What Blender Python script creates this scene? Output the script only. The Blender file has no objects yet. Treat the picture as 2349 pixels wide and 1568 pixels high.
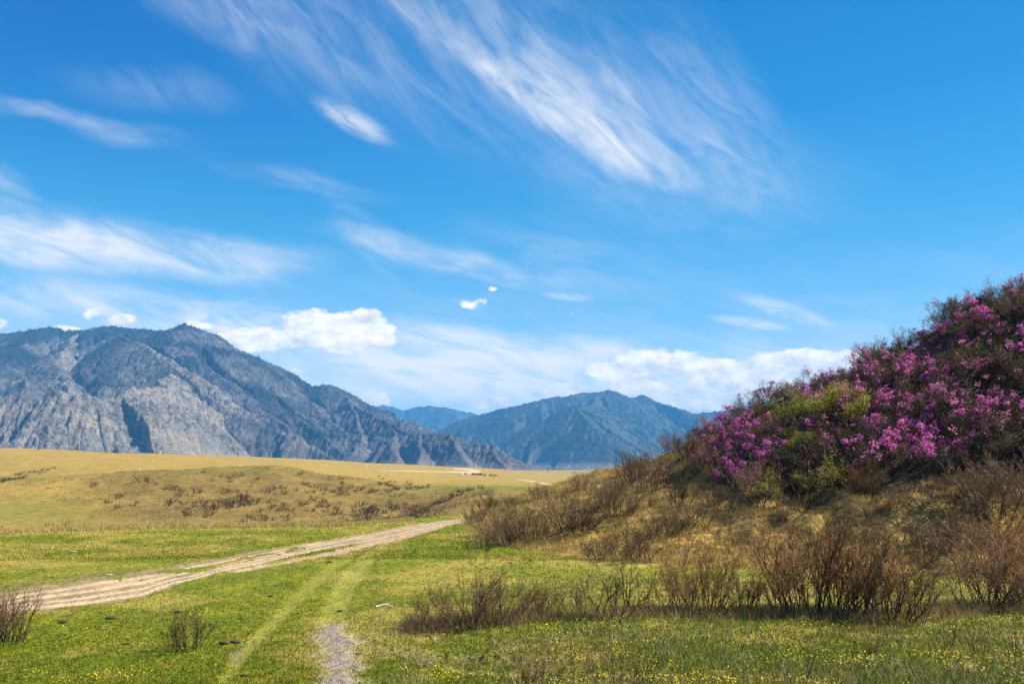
import bpy, math, random
import numpy as np
from mathutils import Vector, Matrix
R = random.Random(7)
rng = np.random.default_rng(11)
C = bpy.context.scene.collection
F = 1835.0; HX = 1174.5; HY = 1073.0; CAMZ = 3.0     # picture geometry (photo shown 2349 wide)

def tag(o, label=None, cat=None, group=None, kind=None):
    if label: o['label'] = label
    if cat: o['category'] = cat
    if group: o['group'] = group
    if kind: o['kind'] = kind
    return o

# ------------------------------------------------------------------ noise
def _hash(ix, iy, s):
    h = (ix.astype(np.int64) * 374761393 + iy.astype(np.int64) * 668265263 + s * 974634777) & 0x7fffffff
    h = ((h ^ (h >> 13)) * 1274126177) & 0x7fffffff
    return (h ^ (h >> 16)) & 0x7fffffff
def perlin(x, y, s=0):
    x = np.asarray(x, float); y = np.asarray(y, float)
    ix = np.floor(x); iy = np.floor(y); fx = x - ix; fy = y - iy
    ux = fx*fx*fx*(fx*(fx*6-15)+10); uy = fy*fy*fy*(fy*(fy*6-15)+10)
    def g(dx, dy):
        a = _hash(ix+dx, iy+dy, s) / 0x7fffffff * 2*np.pi
        return np.cos(a)*(fx-dx) + np.sin(a)*(fy-dy)
    a = g(0,0)*(1-ux) + g(1,0)*ux
    b = g(0,1)*(1-ux) + g(1,1)*ux
    return (a*(1-uy) + b*uy) * 1.5
def fbm(x, y, o=4, s=0, g=.5):
    r = 0; a = 1.0
    for i in range(o):
        r = r + a*perlin(x, y, s+i*17); x = x*2.03+5.1; y = y*2.03-3.7; a *= g
    return r
def ridged(x, y, o=4, s=0, g=.5):
    r = 0; a = 1.0; t = 0
    for i in range(o):
        r = r + a*(1-2*np.abs(perlin(x, y, s+i*13))); t += a; x = x*2.07+1.3; y = y*2.07+7.7; a *= g
    return r/t
def sstep(a, b, x):
    t = np.clip((x-a)/(b-a), 0, 1); return t*t*(3-2*t)

# ------------------------------------------------------------------ terrain
def Z(row, y): return CAMZ - (row-HY)/F*y
POLES = [(87,500,14.9),(360,573,13.0),(546,645,12.4),(718,718,10.6),(878,790,7.2),(988,863,4.9),(1087,936,3.0),(1179,1008,1.0),(1257,1081,-2.4),(1319,1153,-5.6),(1365,1226,-8.6)]
pdx = np.array([p[0] for p in POLES], float); pyy = np.array([p[1] for p in POLES], float); pz = np.array([p[2] for p in POLES], float)
COLS = {   # column in the picture -> (distance, row) down the slope
 -900: [(50,1245),(100,1240),(150,1170),(185,1150),(215,1148),(260,1120),(340,1080)],
 -200: [(50,1235),(95,1222),(130,1160),(160,1124),(190,1122),(215,1108),(250,1090),(340,1062)],
 0:    [(50,1235),(95,1218),(128,1160),(160,1116),(185,1119),(212,1105),(245,1090),(330,1058)],
 130:  [(50,1240),(98,1212),(135,1150),(165,1102),(190,1103),(212,1092),(245,1078),(340,1054)],
 330:  [(50,1250),(100,1206),(140,1130),(178,1079),(205,1083),(240,1078),(340,1060)],
 500:  [(50,1250),(100,1208),(145,1125),(190,1070),(215,1076),(260,1073),(380,1062)],
 650:  [(50,1250),(100,1208),(150,1125),(195,1065),(225,1078),(280,1078),(400,1068)],
 734:  [(50,1250),(100,1210),(148,1140),(190,1083),(225,1093),(300,1088),(420,1076)],
 818:  [(50,1250),(100,1212),(145,1150),(182,1092),(225,1103),(300,1093),(450,1082)],
 868:  [(55,1240),(100,1212),(140,1155),(172,1102),(220,1108),(300,1098),(450,1087)],
 930:  [(55,1230),(100,1208),(125,1180),(160,1128),(200,1118),(300,1102),(450,1092)],
 1000: [(60,1215),(90,1164),(118,1168),(150,1135),(200,1117),(300,1105),(450,1096),(620,1090)],
 1060: [(55,1215),(75,1172),(100,1139),(130,1142),(170,1121),(250,1110),(400,1101),(650,1090)],
 1120: [(55,1215),(75,1165),(105,1125),(135,1128),(180,1117),(260,1110),(420,1102),(750,1089)],
 1250: [(60,1200),(90,1150),(130,1130),(250,1118),(420,1106),(800,1092)],
 1400: [(60,1200),(90,1150),(130,1130),(250,1118),(420,1108),(800,1096)],
 2500: [(60,1200),(90,1150),(130,1130),(250,1118),(420,1110),(800,1100)],
 4500: [(60,1200),(90,1150),(130,1130),(250,1118),(420,1110),(800,1100)]}
LY = np.linspace(math.log(30), math.log(16000), 420)
cx = sorted(COLS)
tab = []
for c in cx:
    py_ = float(np.interp(c, pdx, pyy)) if c > 87 else 500 - (87-c)*.12
    pz_ = float(np.interp(c, pdx, pz)) if c > 87 else 14.9 + (87-c)*.006
    py_ = max(py_, 420)
    kn = [(y, Z(r, y)) for (y, r) in COLS[c]]
    kn += [(py_, pz_), (py_*1.09, pz_*1.0 + (.0021*py_ if c < 1100 else 0.2)), (py_*1.35, pz_-7), (1900, -2), (2600, -4), (16000, -7)]
    kn = [k for k in kn]
    tab.append(np.interp(np.exp(LY), [k[0] for k in kn], [k[1] for k in kn]))
tab = np.array(tab)
ker = np.exp(-np.linspace(-2, 2, 9)**2); ker /= ker.sum()
pad = np.pad(tab, ((0,0),(4,4)), mode='edge')
tab = np.array([np.convolve(r, ker, 'valid') for r in pad])
fc = np.arange(cx[0], cx[-1]+1, 10.0)
ft = np.array([np.interp(fc, cx, tab[:, j]) for j in range(len(LY))]).T
k2 = np.exp(-np.linspace(-2, 2, 13)**2); k2 /= k2.sum()
ftp = np.pad(ft, ((6,6),(0,0)), mode='edge')
ft = sum(k2[i]*ftp[i:i+len(fc)] for i in range(13))
def far_z(c, y):
    a = np.clip((c-fc[0])/10.0, 0, len(fc)-1.001); b = np.clip((np.log(np.maximum(y,1))-LY[0])/(LY[1]-LY[0]), 0, len(LY)-1.001)
    i = a.astype(int); j = b.astype(int); a = a-i; b = b-j
    return (ft[i,j]*(1-a)+ft[i+1,j]*a)*(1-b) + (ft[i,j+1]*(1-a)+ft[i+1,j+1]*a)*b
# right hill
CR = [(1060,1190,50),(1150,1152,51),(1250,1114,52),(1330,1094,52),(1400,1076,51),(1480,1050,50),(1540,1024,49),(1600,996,48.3),(1650,972,47.6),(1700,950,47),(1780,918,46),(1860,896,45),(2000,838,44),(2150,758,43),(2349,668,41.5),(2600,575,40),(3200,420,37),(5000,300,34)]
crx = np.array([(c-HX)/F*y for c,r,y in CR]); cry = np.array([y for c,r,y in CR]); crz = np.array([Z(r,y) for c,r,y in CR])
FT = [(-4.5,50),(-3.1,45),(-2.1,36),(0.3,29),(4,25),(8.5,23.5),(12.8,22.5),(25,21),(60,20)]
ftx = np.array([a for a,b in FT]); fty = np.array([b for a,b in FT])
def hill_z(x, y):
    yf = np.interp(x, ftx, fty); yc = np.interp(x, crx, cry); zc = np.interp(x, crx, crz)
    t = (y-yf)/np.maximum(yc-yf, .5)
    tt = np.clip(t, 0, 1)
    prof = tt + .10*np.sin(tt*math.pi) - .16*np.exp(-(tt/.12)**2)*tt/.12*.5
    rough = (fbm(x/7, y/7, 3, 41)*.38 + fbm(x/1.5, y/1.5, 3, 43)*.26)*sstep(0, .2, tt)*np.clip(zc/4, 0, 1)
    z = zc*prof + rough
    z = np.where(t > 1, zc + rough - (y-yc)*.42 - 0.012*(y-yc)**2, z)
    z = np.where((t <= 0) | (x < -4.4), -99, z)
    return z, t
EDX = [-3000,0,300,750,850,950,1060,1200,5000]; EDY = [30,36.2,39.3,40.2,42.5,46.5,50,52,52]
def col_of(x, y): return HX + x/np.maximum(y, .5)*F
def height(x, y):
    c = np.where(y > .5, col_of(x, y), np.where(x < 0, -3000, 5000))
    c = np.clip(c, -2900, 4900)
    ye = np.interp(c, EDX, EDY) + fbm(x/6, y/6, 2, 5)*.8
    rr = np.hypot(x, y)
    near = fbm(x/9, y/9, 3, 1)*.07 + fbm(x/1.6, y/1.6, 3, 2)*.022 + fbm(x/.35, y/.35, 2, 3)*.008
    fz = far_z(np.clip(c, -880, 4480), np.maximum(y, 30))
    amp = sstep(60, 130, y)*(1-sstep(420, 900, y))
    fz = fz + amp*(fbm(x/26, y/26, 4, 7)*.5 + fbm(x/5, y/5, 3, 9)*.28) + sstep(200, 500, y)*fbm(x/90, y/150, 4, 8)*.7*(1-sstep(2500,5000,rr))
    w = sstep(0, 7, y-ye)
    z = near*(1-w) + fz*w
    # dirt lip at the edge of the terrace
    z = z + .10*np.exp(-((y-ye+1.0)/1.2)**2)*(c < 1060)
    hz, t = hill_z(x, y)
    z = np.maximum(z, hz)
    # small eroded steps in the turf
    Y = HY + (CAMZ-z)/np.maximum(y, 1)*F
    return z, c, Y, t, hz > z-1e-6, w

# polar grid
def half(a, b, n): return np.linspace(a, b, n, endpoint=False)
th = np.concatenate([half(-180, -60, 30), half(-60, -37, 60), np.linspace(-37, 38, 980), np.linspace(38, 60, 60)[1:], half(60, 180, 30)[1:], [180]])
th = np.radians(th)
rr1 = np.exp(np.linspace(math.log(.6), math.log(8), 60, endpoint=False))
rr2 = np.exp(np.linspace(math.log(8), math.log(1500), 760, endpoint=False))
rr3 = np.exp(np.linspace(math.log(1500), math.log(7600), 50))
rad = np.concatenate([rr1, rr2, rr3])
TH, RA = np.meshgrid(th, rad)                     # rows: radius
GX = RA*np.sin(TH); GY = RA*np.cos(TH)
GZ, GC, GROW, GT, GH, GW = height(GX, GY)
dis = lambda x0, x1, x: np.clip((x-x0)/(x1-x0), 0, 1)

# ---- masks drawn as outlines on the ground
def band(C_, Y_, pts, soft=0.0):
    """pts: (x, upper row, lower row)"""
    xs = [p[0] for p in pts]; up = np.interp(C_, xs, [p[1] for p in pts]); lo = np.interp(C_, xs, [p[2] for p in pts])
    m = np.minimum(Y_-up, lo-Y_); m = np.where((C_ < xs[0]) | (C_ > xs[-1]), -99, m)
    return m
def track(C_, Y_, pts):
    """pts: (row, x, halfwidth in x)"""
    ys = [p[0] for p in pts]; xc = np.interp(Y_, ys, [p[1] for p in pts]); hw = np.interp(Y_, ys, [p[2] for p in pts])
    m = hw - np.abs(C_-xc); return np.where((Y_ < ys[0]) | (Y_ > ys[-1]), -99, m)
near_ok = (GY > 5) & (GY < 56) & (GW < .6) & (~GH)
Nn = fbm(GX/1.1, GY/1.1, 3, 21); Nf = fbm(GX/.35, GY/.35, 2, 22); Nl = fbm(GX/4, GY/4, 3, 23)
road_b = np.full(GX.shape, -99.0)
mb = band(GC, GROW, [(-900,1500,1640),(-300,1405,1475),(50,1352,1399),(200,1329,1388),(330,1309,1369),(405,1297,1339),(430,1292,1335),(500,1280,1313),(600,1261,1291),(750,1238,1258),(850,1220,1240),(950,1201,1219),(1010,1192,1207),(1062,1187,1197),(1100,1186,1190)])
br = band(GC, GROW, [(330,1338,1352),(430,1322,1332),(500,1311,1318),(600,1294,1301),(720,1273,1281),(790,1257,1268),(850,1238,1252),(950,1214,1229),(1000,1205,1214),(1040,1196,1203)])
pxm = np.maximum(1, F*3/np.maximum(GY,1)**2*.35)
_rx = [-900,-300,50,200,330,405,430,500,600,750,850,950,1010,1062]; _u = np.interp(GC,_rx,[1500,1405,1352,1329,1309,1297,1292,1280,1261,1238,1220,1201,1192,1187]); _l = np.interp(GC,_rx,[1640,1475,1399,1388,1369,1339,1335,1313,1291,1258,1240,1219,1207,1197])
fr_ = (GROW-_u)/(_l-_u) + fbm(GX/5, GY/5, 2, 24)*.05
rut = sum(np.exp(-((fr_-q)/wq)**2)*a for q, wq, a in ((.06,.08,.9),(.30,.05,.55),(.52,.06,.9),(.70,.04,.5),(.93,.05,.6)))*sstep(-1.0,.0,fbm(GX/2.2,GY/2.2,3,25))
lane = sum(np.exp(-((fr_-q)/.05)**2) for q in (.18,.40,.62,.82))
mb = mb + (Nn*2.2 + Nf*1.2)*pxm*.28; br = br + (Nn*5+Nf*3)*pxm*.25
road_m = near_ok & ((mb > 0) | (br > 0))
# green strips left between the wheel ruts
gs = band(GC, GROW, [(250,1322,1328),(345,1311,1319),(430,1303,1311),(500,1293,1297),(600,1272,1275),(700,1254,1256)])
gs = gs + Nn*5*pxm*.4 + Nf*2
road_m &= ~((gs > 0))
grav = track(GC, GROW, [(1428,770,22),(1440,772,38),(1465,772,46),(1490,785,42),(1530,782,45),(1568,778,55),(1700,780,80),(1800,780,85)])
gravb = grav + Nn*30 + Nf*10; grav = grav + Nn*32 + Nf*34 - 6
grav_m = near_ok & (grav > 0)
soil = track(GC, GROW, [(1452,815,18),(1475,838,26),(1490,885,40),(1500,950,60),(1512,1040,100),(1530,1160,150),(1545,1250,190),(1560,1330,150),(1590,1350,100)]) + Nn*30 + Nf*20
soil2 = track(GC, GROW, [(1478,560,6),(1495,545,22),(1510,540,20),(1520,535,8)]) + Nn*14
tr1 = track(GC, GROW, [(1222,950,14),(1240,905,16),(1262,868,18),(1300,824,20),(1340,797,22),(1400,770,26),(1435,765,28)])
tr2 = track(GC, GROW, [(1228,905,14),(1250,850,16),(1275,800,16),(1300,762,16),(1370,688,17),(1440,615,17),(1500,560,16),(1570,510,12)])
tr3 = track(GC, GROW, [(1235,985,4),(1262,972,5),(1290,965,6)])
tra = np.maximum(np.maximum(sstep(-14, 8, tr1)*1.25, sstep(-12, 10, tr2)*1.05), .6*sstep(-5,4,tr3))*near_ok
# far pale roads
fr = band(GC, GROW, [(872,1078,1079.3),(1000,1080,1082),(1050,1080.6,1083),(1075,1080.5,1083.5),(1095,1078.5,1083.5),(1103,1078,1082)])
fr = np.maximum(fr, band(GC, GROW, [(1040,1073.8,1075.3),(1065,1074.2,1076.3),(1080,1075.5,1079),(1095,1077.5,1083),(1103,1079.5,1082)]))
fr = np.maximum(fr, band(GC, GROW, [(1060,1082.5,1088),(1078,1081,1087.5)]))
fr = np.maximum(fr, band(GC, GROW, [(1180,1098.2,1099.4),(1200,1099.3,1101.2),(1225,1102,1105),(1250,1107,1110.5),(1275,1112.5,1116.5),(1300,1118,1123)]))
far_m = (GY > 180) & (GY < 1400) & (fr > np.where((GROW < 1092) & (GC > 1030), -.45, 0.0))
green = near_ok*1.0
dryp = sstep(.05, .55, Nl + .35*Nn)                         # straw patches in the turf
leftmead = band(GC, GROW, [(-900,1200,1500),(0,1225,1345),(300,1213,1312),(700,1225,1240),(740,1232,1236)])
dry = np.clip(dryp*.75 + .85*sstep(-3, 10, leftmead)*sstep(-.45,.3,Nl+.3*Nn) , 0, 1)
edge = np.exp(-((GROW-np.interp(GC,[0,300,750,950,1060],[1226,1214,1211,1192,1188]))/2.6)**2)*near_ok*(GC < 930)
dry = np.maximum(dry, edge)
rsd = sstep(950, 1250, GC)*near_ok
dry = np.clip(dry + rsd*.35*sstep(-.5,.5,Nl), 0, 1)
dry = np.clip(dry + .75*sstep(1180, 1480, GC)*sstep(1420, 1375, GROW)*near_ok*sstep(-.9,.3,Nl+.4*Nn), 0, 1)
brown = sstep(62, 80, GY)*sstep(225, 200, GY)*sstep(120, 330, GC)*sstep(1064, 1072, GROW+fbm(GX/15,GY/15,3,31)*3)*(.65+.35*sstep(-.3,.4,fbm(GX/12,GY/12,3,33)))
dry = np.where(GY > 56, brown, dry)
soilm = np.clip(sstep(0, 14, soil), 0, 1)*near_ok*sstep(-.5, .25, Nf+Nn)
soilm = np.maximum(soilm, sstep(0, 8, soil2)*near_ok); vg = band(GC, GROW, [(-300,1385,1405),(50,1336,1352),(200,1319,1330),(345,1302,1309),(500,1276,1281),(600,1259,1262)]); soilm = np.maximum(soilm, sstep(-3, 3, vg+Nn*5)*near_ok*.75); gsoil = sstep(-34, 4, gravb)*near_ok; soilm = np.maximum(soilm, gsoil*.6)
ledge = track(GC, GROW, [(1499,1060,30),(1506,1120,90),(1511,1240,110),(1517,1290,50)]) + Nn*35
ledge2 = np.maximum(track(GC, GROW, [(1535,1180,20),(1545,1350,260),(1556,1420,180)]), track(GC, GROW, [(1515,2150,20),(1524,2200,70),(1532,2230,30)])) + Nn*40 - 30
rust = np.maximum(track(GC, GROW, [(1425,1960,60),(1432,2000,110),(1442,2010,95),(1450,1990,40)]), track(GC, GROW, [(1408,1650,20),(1413,1680,70),(1420,1700,50)]))
rust = sstep(-10, 25, rust + Nn*40)*near_ok
# hollow green on the left of the far hill and meadow behind
hollow = sstep(.15, 1, np.exp(-((GC-60)/240)**2-((GROW-1175)/45)**2)) * (GY > 60)
flat_g = np.exp(-((GROW-1119)/9)**2)*np.exp(-((GC-1080)/190)**2)*(GY > 140)*.8
gl = np.exp(-((GROW-1098)/6)**2)*np.exp(-((GC-40)/90)**2)*(GY > 150)*.6
hg = np.clip(hollow*.6 + .35*sstep(1100,1068,GROW)*(GC > 300)*(GC < 930)*(GY > 140)*(GY < 215) + flat_g + gl, 0, 1)
hilltop_ = sstep(1140, 1080, GROW)*(GC > 100)*(GC < 900)*(GY > 100)*(GY < 210)
low_b = lambda c: np.interp(c, [1400,1590,1650,1720,1800,1880,1950,2050,2150,2400,3000], [1050,1085,1105,1125,1140,1135,1125,1115,1100,1085,1080])
litter_shade = GH*sstep(-4, 10, low_b(GC)-GROW+fbm(GX/1.5,GY/1.5,3,62)*10)*sstep(1590, 1680, GC+Nn*40)*(GY < 60)  # leaf litter under the rhododendrons, with their shade darkened into the ground colour
litter = GH*1.0*sstep(0, .12, GT)
litter = litter*(1-.75*sstep(-.1,.6,fbm(GX/3,GY/3,3,61))*sstep(.4,.0,GT))
roadv = np.where(road_m, 1.0, 0.0) + np.where(far_m, 1.0, 0)
# displace
def shift(m, k): return np.clip(m, 0, 1)*k
GZ = GZ - shift(sstep(0, 12, soil), .035)*near_ok - road_m*(.03 + .014*lane) - sstep(-2, 14, ledge)*.10*near_ok - tra*.015 - sstep(0,15,ledge2)*.05*near_ok
dk = np.clip(sstep(0, 14, ledge)*.9 + sstep(0, 20, ledge2)*.6, 0, 1)*near_ok

nr, nc = GX.shape
def zg(x, y):
    x = np.asarray(x, float); y = np.asarray(y, float)
    r = np.maximum(np.hypot(x, y), rad[0]*1.001); t = np.arctan2(x, y)
    fi = np.interp(r, rad, np.arange(nr)); fj = np.interp(t, th, np.arange(nc))
    i = np.clip(fi.astype(int), 0, nr-2); j = np.clip(fj.astype(int), 0, nc-2); a = fi-i; b = fj-j
    return (GZ[i,j]*(1-b)+GZ[i,j+1]*b)*(1-a) + (GZ[i+1,j]*(1-b)+GZ[i+1,j+1]*b)*a
def lookup(M, x, y):
    r = np.hypot(x, y); t = np.arctan2(x, y)
    i = np.clip(np.interp(r, rad, np.arange(nr)).round().astype(int), 0, nr-1); j = np.clip(np.interp(t, th, np.arange(nc)).round().astype(int), 0, nc-1)
    return M[i, j]
YS = np.exp(np.linspace(math.log(6), math.log(1400), 5000))
def hit(dx, dy, skip=5):
    """ground point seen at a picture position"""
    x = (dx-HX)/F*YS; z = zg(x, YS); zr = CAMZ-(dy-HY)/F*YS
    k = np.where((z >= zr) & (YS > skip))[0]
    k = k[0] if len(k) else int(np.argmin(np.where(YS > skip, np.abs(z-zr)/YS, 9)))
    return Vector((x[k], YS[k], z[k]))

def mesh_from(name, V, Fc, mat, parent=None, smooth=False, attrs=None, tri=False):
    me = bpy.data.meshes.new(name)
    n = Fc.shape[1]
    me.vertices.add(len(V)); me.vertices.foreach_set('co', np.ascontiguousarray(V, dtype=np.float32).ravel())
    me.loops.add(Fc.size); me.loops.foreach_set('vertex_index', np.ascontiguousarray(Fc, dtype=np.int32).ravel())
    me.polygons.add(len(Fc)); me.polygons.foreach_set('loop_start', np.arange(0, Fc.size, n, dtype=np.int32)); me.polygons.foreach_set('loop_total', np.full(len(Fc), n, dtype=np.int32))
    me.update(calc_edges=True)
    if smooth: me.polygons.foreach_set('use_smooth', np.ones(len(Fc), dtype=bool))
    for k, a in (attrs or {}).items():
        at = me.attributes.new(k, 'FLOAT_COLOR', 'POINT')
        at.data.foreach_set('color', np.ascontiguousarray(np.concatenate([a, np.ones((len(a),1))], 1), dtype=np.float32).ravel())
    if mat: me.materials.append(mat)
    o = bpy.data.objects.new(name, me); C.objects.link(o)
    if parent: o.parent = parent
    return o

# ------------------------------------------------------------------ node helper
class S:
    def __init__(s, nt, sock): s.nt = nt; s.s = sock
    def _m(s, op, *o, clamp=False):
        n = s.nt.nodes.new('ShaderNodeMath'); n.operation = op; n.use_clamp = clamp
        for i, v in enumerate((s,)+o):
            if isinstance(v, S): s.nt.links.new(v.s, n.inputs[i])
            else: n.inputs[i].default_value = v
        return S(s.nt, n.outputs[0])
    def __add__(s, o): return s._m('ADD', o)
    __radd__ = __add__
    def __sub__(s, o): return s._m('SUBTRACT', o)
    def __mul__(s, o): return s._m('MULTIPLY', o)
    __rmul__ = __mul__
    def __truediv__(s, o): return s._m('DIVIDE', o)
    def max(s, o): return s._m('MAXIMUM', o)
    def min(s, o): return s._m('MINIMUM', o)
    def pow(s, o): return s._m('POWER', o)
    def clamp(s): return s._m('ADD', 0.0, clamp=True)
    def step(s, a, b, lo=0.0, hi=1.0, t='SMOOTHSTEP'):
        n = s.nt.nodes.new('ShaderNodeMapRange'); n.interpolation_type = t
        s.nt.links.new(s.s, n.inputs[0]); n.inputs[1].default_value = a; n.inputs[2].default_value = b; n.inputs[3].default_value = lo; n.inputs[4].default_value = hi
        return S(s.nt, n.outputs[0])
class T:
    def __init__(s, nt): s.nt = nt
    def n(s, t): return s.nt.nodes.new(t)
    def put(s, sock, v):
        if isinstance(v, S): s.nt.links.new(v.s, sock)
        elif v is not None:
            if isinstance(v, tuple) and len(v) == 3 and len(sock.default_value) == 4: v = v+(1,)
            sock.default_value = v
    def attr(s, name):
        n = s.n('ShaderNodeAttribute'); n.attribute_name = name; return S(s.nt, n.outputs['Color'])
    def sep(s, v):
        n = s.n('ShaderNodeSeparateXYZ'); s.put(n.inputs[0], v); return [S(s.nt, n.outputs[i]) for i in range(3)]
    def comb(s, x, y, z=0.0):
        n = s.n('ShaderNodeCombineXYZ')
        for i, v in enumerate((x, y, z)): s.put(n.inputs[i], v)
        return S(s.nt, n.outputs[0])
    def pos(s): return S(s.nt, s.n('ShaderNodeNewGeometry').outputs['Position'])
    def normal(s): return S(s.nt, s.n('ShaderNodeNewGeometry').outputs['Normal'])
    def obj(s): return S(s.nt, s.n('ShaderNodeTexCoord').outputs['Object'])
    def rand(s): return S(s.nt, s.n('ShaderNodeObjectInfo').outputs['Random'])
    def map(s, v, loc=(0,0,0), rot=(0,0,0), sc=(1,1,1), t='POINT'):
        n = s.n('ShaderNodeMapping'); n.vector_type = t; s.put(n.inputs[0], v)
        n.inputs[1].default_value = loc; n.inputs[2].default_value = rot; n.inputs[3].default_value = sc
        return S(s.nt, n.outputs[0])
    def noise(s, v, scale, det=4, rough=.55, dist=0.0, color=False, lac=2.0):
        n = s.n('ShaderNodeTexNoise'); s.put(n.inputs['Vector'], v); n.inputs['Scale'].default_value = scale; n.inputs['Detail'].default_value = det
        n.inputs['Roughness'].default_value = rough; n.inputs['Distortion'].default_value = dist; n.inputs['Lacunarity'].default_value = lac
        return S(s.nt, n.outputs['Color' if color else 0])
    def vor(s, v, scale):
        n = s.n('ShaderNodeTexVoronoi'); s.put(n.inputs['Vector'], v); n.inputs['Scale'].default_value = scale; return S(s.nt, n.outputs[0])
    def vmath(s, op, a, b=None, out=0):
        n = s.n('ShaderNodeVectorMath'); n.operation = op; s.put(n.inputs[0], a)
        if b is not None: s.put(n.inputs[1], b)
        return S(s.nt, n.outputs[out])
    def mix(s, f, a, b, mode='MIX'):
        n = s.n('ShaderNodeMix'); n.data_type = 'RGBA'; n.blend_type = mode
        s.put(n.inputs[0], f); s.put(n.inputs[6], a); s.put(n.inputs[7], b); return S(s.nt, n.outputs[2])
    def bump(s, h, strength, dist, normal=None):
        n = s.n('ShaderNodeBump'); n.inputs['Strength'].default_value = strength; n.inputs['Distance'].default_value = dist; s.put(n.inputs['Height'], h)
        if normal: s.put(n.inputs['Normal'], normal)
        return S(s.nt, n.outputs[0])
def material(name):
    m = bpy.data.materials.new(name); m.use_nodes = True; nt = m.node_tree; nt.nodes.clear()
    out = nt.nodes.new('ShaderNodeOutputMaterial'); return m, T(nt), out
def principled(t, out, col, rough=.9, spec=.2, normal=None, trans=0.0, tcol=None):
    b = t.n('ShaderNodeBsdfPrincipled'); t.put(b.inputs['Base Color'], col); b.inputs['Roughness'].default_value = rough; b.inputs['Specular IOR Level'].default_value = spec
    if normal: t.put(b.inputs['Normal'], normal)
    if trans:
        tr = t.n('ShaderNodeBsdfTranslucent'); t.put(tr.inputs[0], tcol or col)
        mx = t.n('ShaderNodeMixShader'); mx.inputs[0].default_value = trans
        t.nt.links.new(b.outputs[0], mx.inputs[1]); t.nt.links.new(tr.outputs[0], mx.inputs[2]); t.nt.links.new(mx.outputs[0], out.inputs[0])
    else: t.nt.links.new(b.outputs[0], out.inputs[0])

# ------------------------------------------------------------------ ground material
m, t, out = material('terrain'); P = t.pos(); dist2 = t.sep(P)[1]; mlitshade = t.sep(t.attr('m5'))[0]
mg, mdry, mlit = t.sep(t.attr('m1')); mroad, mgrav, mdk = t.sep(t.attr('m2')); mtrk, mhg, mrust = t.sep(t.attr('m3')); mrut, mlane, m4c = t.sep(t.attr('m4'))
n_big = t.noise(P, .06, 5, .55); n_mid = t.noise(P, .6, 5, .6); n_sm = t.noise(P, 7, 4, .65); n_fine = t.noise(P, 45, 3, .7); n_hill = t.noise(t.map(P, sc=(1,1,1)), .25, 6, .7)
grassy = t.mix(n_mid.step(.35,.65), (.085,.115,.006), (.165,.165,.008))
grassy = t.mix(n_sm.step(.42,.7)*.55, grassy, (.31,.26,.04))
grassy = t.mix(mdry*.85, grassy, t.mix(n_sm.step(.3,.7), (.38,.27,.06), (.24,.19,.035)))
grassy = t.mix(mtrk*.36, grassy, t.mix(n_sm.step(.3,.7), (.36,.31,.07), (.25,.24,.04)))
grassy = t.mix(n_fine.step(.55,.8)*.5, grassy, (.05,.085,.01))
plain = t.mix(n_big.step(.35,.65), (.34,.215,.044), (.29,.195,.040))
plain = t.mix(n_hill.step(.5,.75)*.6, plain, (.22,.15,.04))
plain = t.mix(t.noise(t.map(P, sc=(.12,1,1)), .12, 5, .7).step(.45,.7)*.45, plain, (.37,.25,.06))
plain = t.mix(n_sm.step(.4,.75)*.35, plain, (.17,.12,.035))
plain = t.mix(mdry, plain, t.mix(n_mid.step(.35,.65), (.125,.085,.022), (.20,.13,.036)))
plain = t.mix(t.noise(P, 2.2, 3, .6).step(.55,.72)*.45, plain, (.19,.13,.045))
plain = t.mix(mhg, plain, t.mix(n_mid.step(.3,.7), (.085,.110,.012), (.19,.175,.025)))
lit = t.mix(n_sm.step(.35,.68), (.50,.31,.085), (.26,.145,.036))
lit = t.mix(t.noise(P, 1.3, 5, .65).step(.5,.66)*.6, lit, (.19,.19,.04))
lit = t.mix(t.noise(P, .55, 5, .7).step(.48,.60)*.65, lit, (.085,.062,.022))
lit = t.mix(t.noise(t.map(P, sc=(1,.8,2.2)), 3.2, 4, .7, 1.0).step(.50,.60)*.75, lit, (.055,.038,.014))
lit = t.mix(n_fine.step(.5,.75)*.6, lit, (.09,.06,.025))
base = t.mix(mg, plain, grassy); base = t.mix(mlit, base, lit); base = t.mix(mlitshade, base, (.035,.026,.014))
rd = t.mix(t.noise(P, 1.7, 5, .7).step(.35,.65), (.40,.275,.155), (.31,.21,.115)); rd = t.mix(n_fine.step(.55,.75)*.5, rd, (.47,.34,.20))
rd = t.mix(n_sm.step(.6,.75)*.45, rd, (.27,.20,.12))
rd = t.mix(mlane*.8, rd, (.52,.385,.235)); rd = t.mix((mrut*1.0).min(.75)*n_mid.step(.1,.5), rd, t.mix(n_sm.step(.4,.65), (.17,.105,.05), (.17,.15,.04)))
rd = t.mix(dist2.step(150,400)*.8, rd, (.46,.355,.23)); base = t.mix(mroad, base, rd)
peb = t.vor(P, 38); gv = t.mix(peb.step(.05,.5), (.42,.34,.27), (.17,.135,.10)); gv = t.mix(n_fine.step(.4,.6)*.6, gv, (.38,.31,.23))
base = t.mix(mgrav, base, gv)
base = t.mix(m4c*(mgrav*-1.0+1.0)*.8*n_sm.step(.3,.55), base, (.34,.25,.145))
base = t.mix(mdk, base, t.mix(n_sm.step(.3,.7), (.10,.065,.035), (.24,.165,.10)))
base = t.mix(mrust, base, t.mix(n_fine.step(.3,.7), (.26,.10,.012), (.12,.06,.015)))
dist_ = t.vmath('LENGTH', P, out=1)
hgt = n_fine*.25 + n_sm*.8 + peb*mgrav*.5
b1 = t.bump(hgt, .7, .06); b2 = t.bump(n_mid + n_hill*3.0 + t.noise(P,2.2,3,.6)*.6, .5, .35, b1)
principled(t, out, base, .95, .1, b2)
TERR = m

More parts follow.
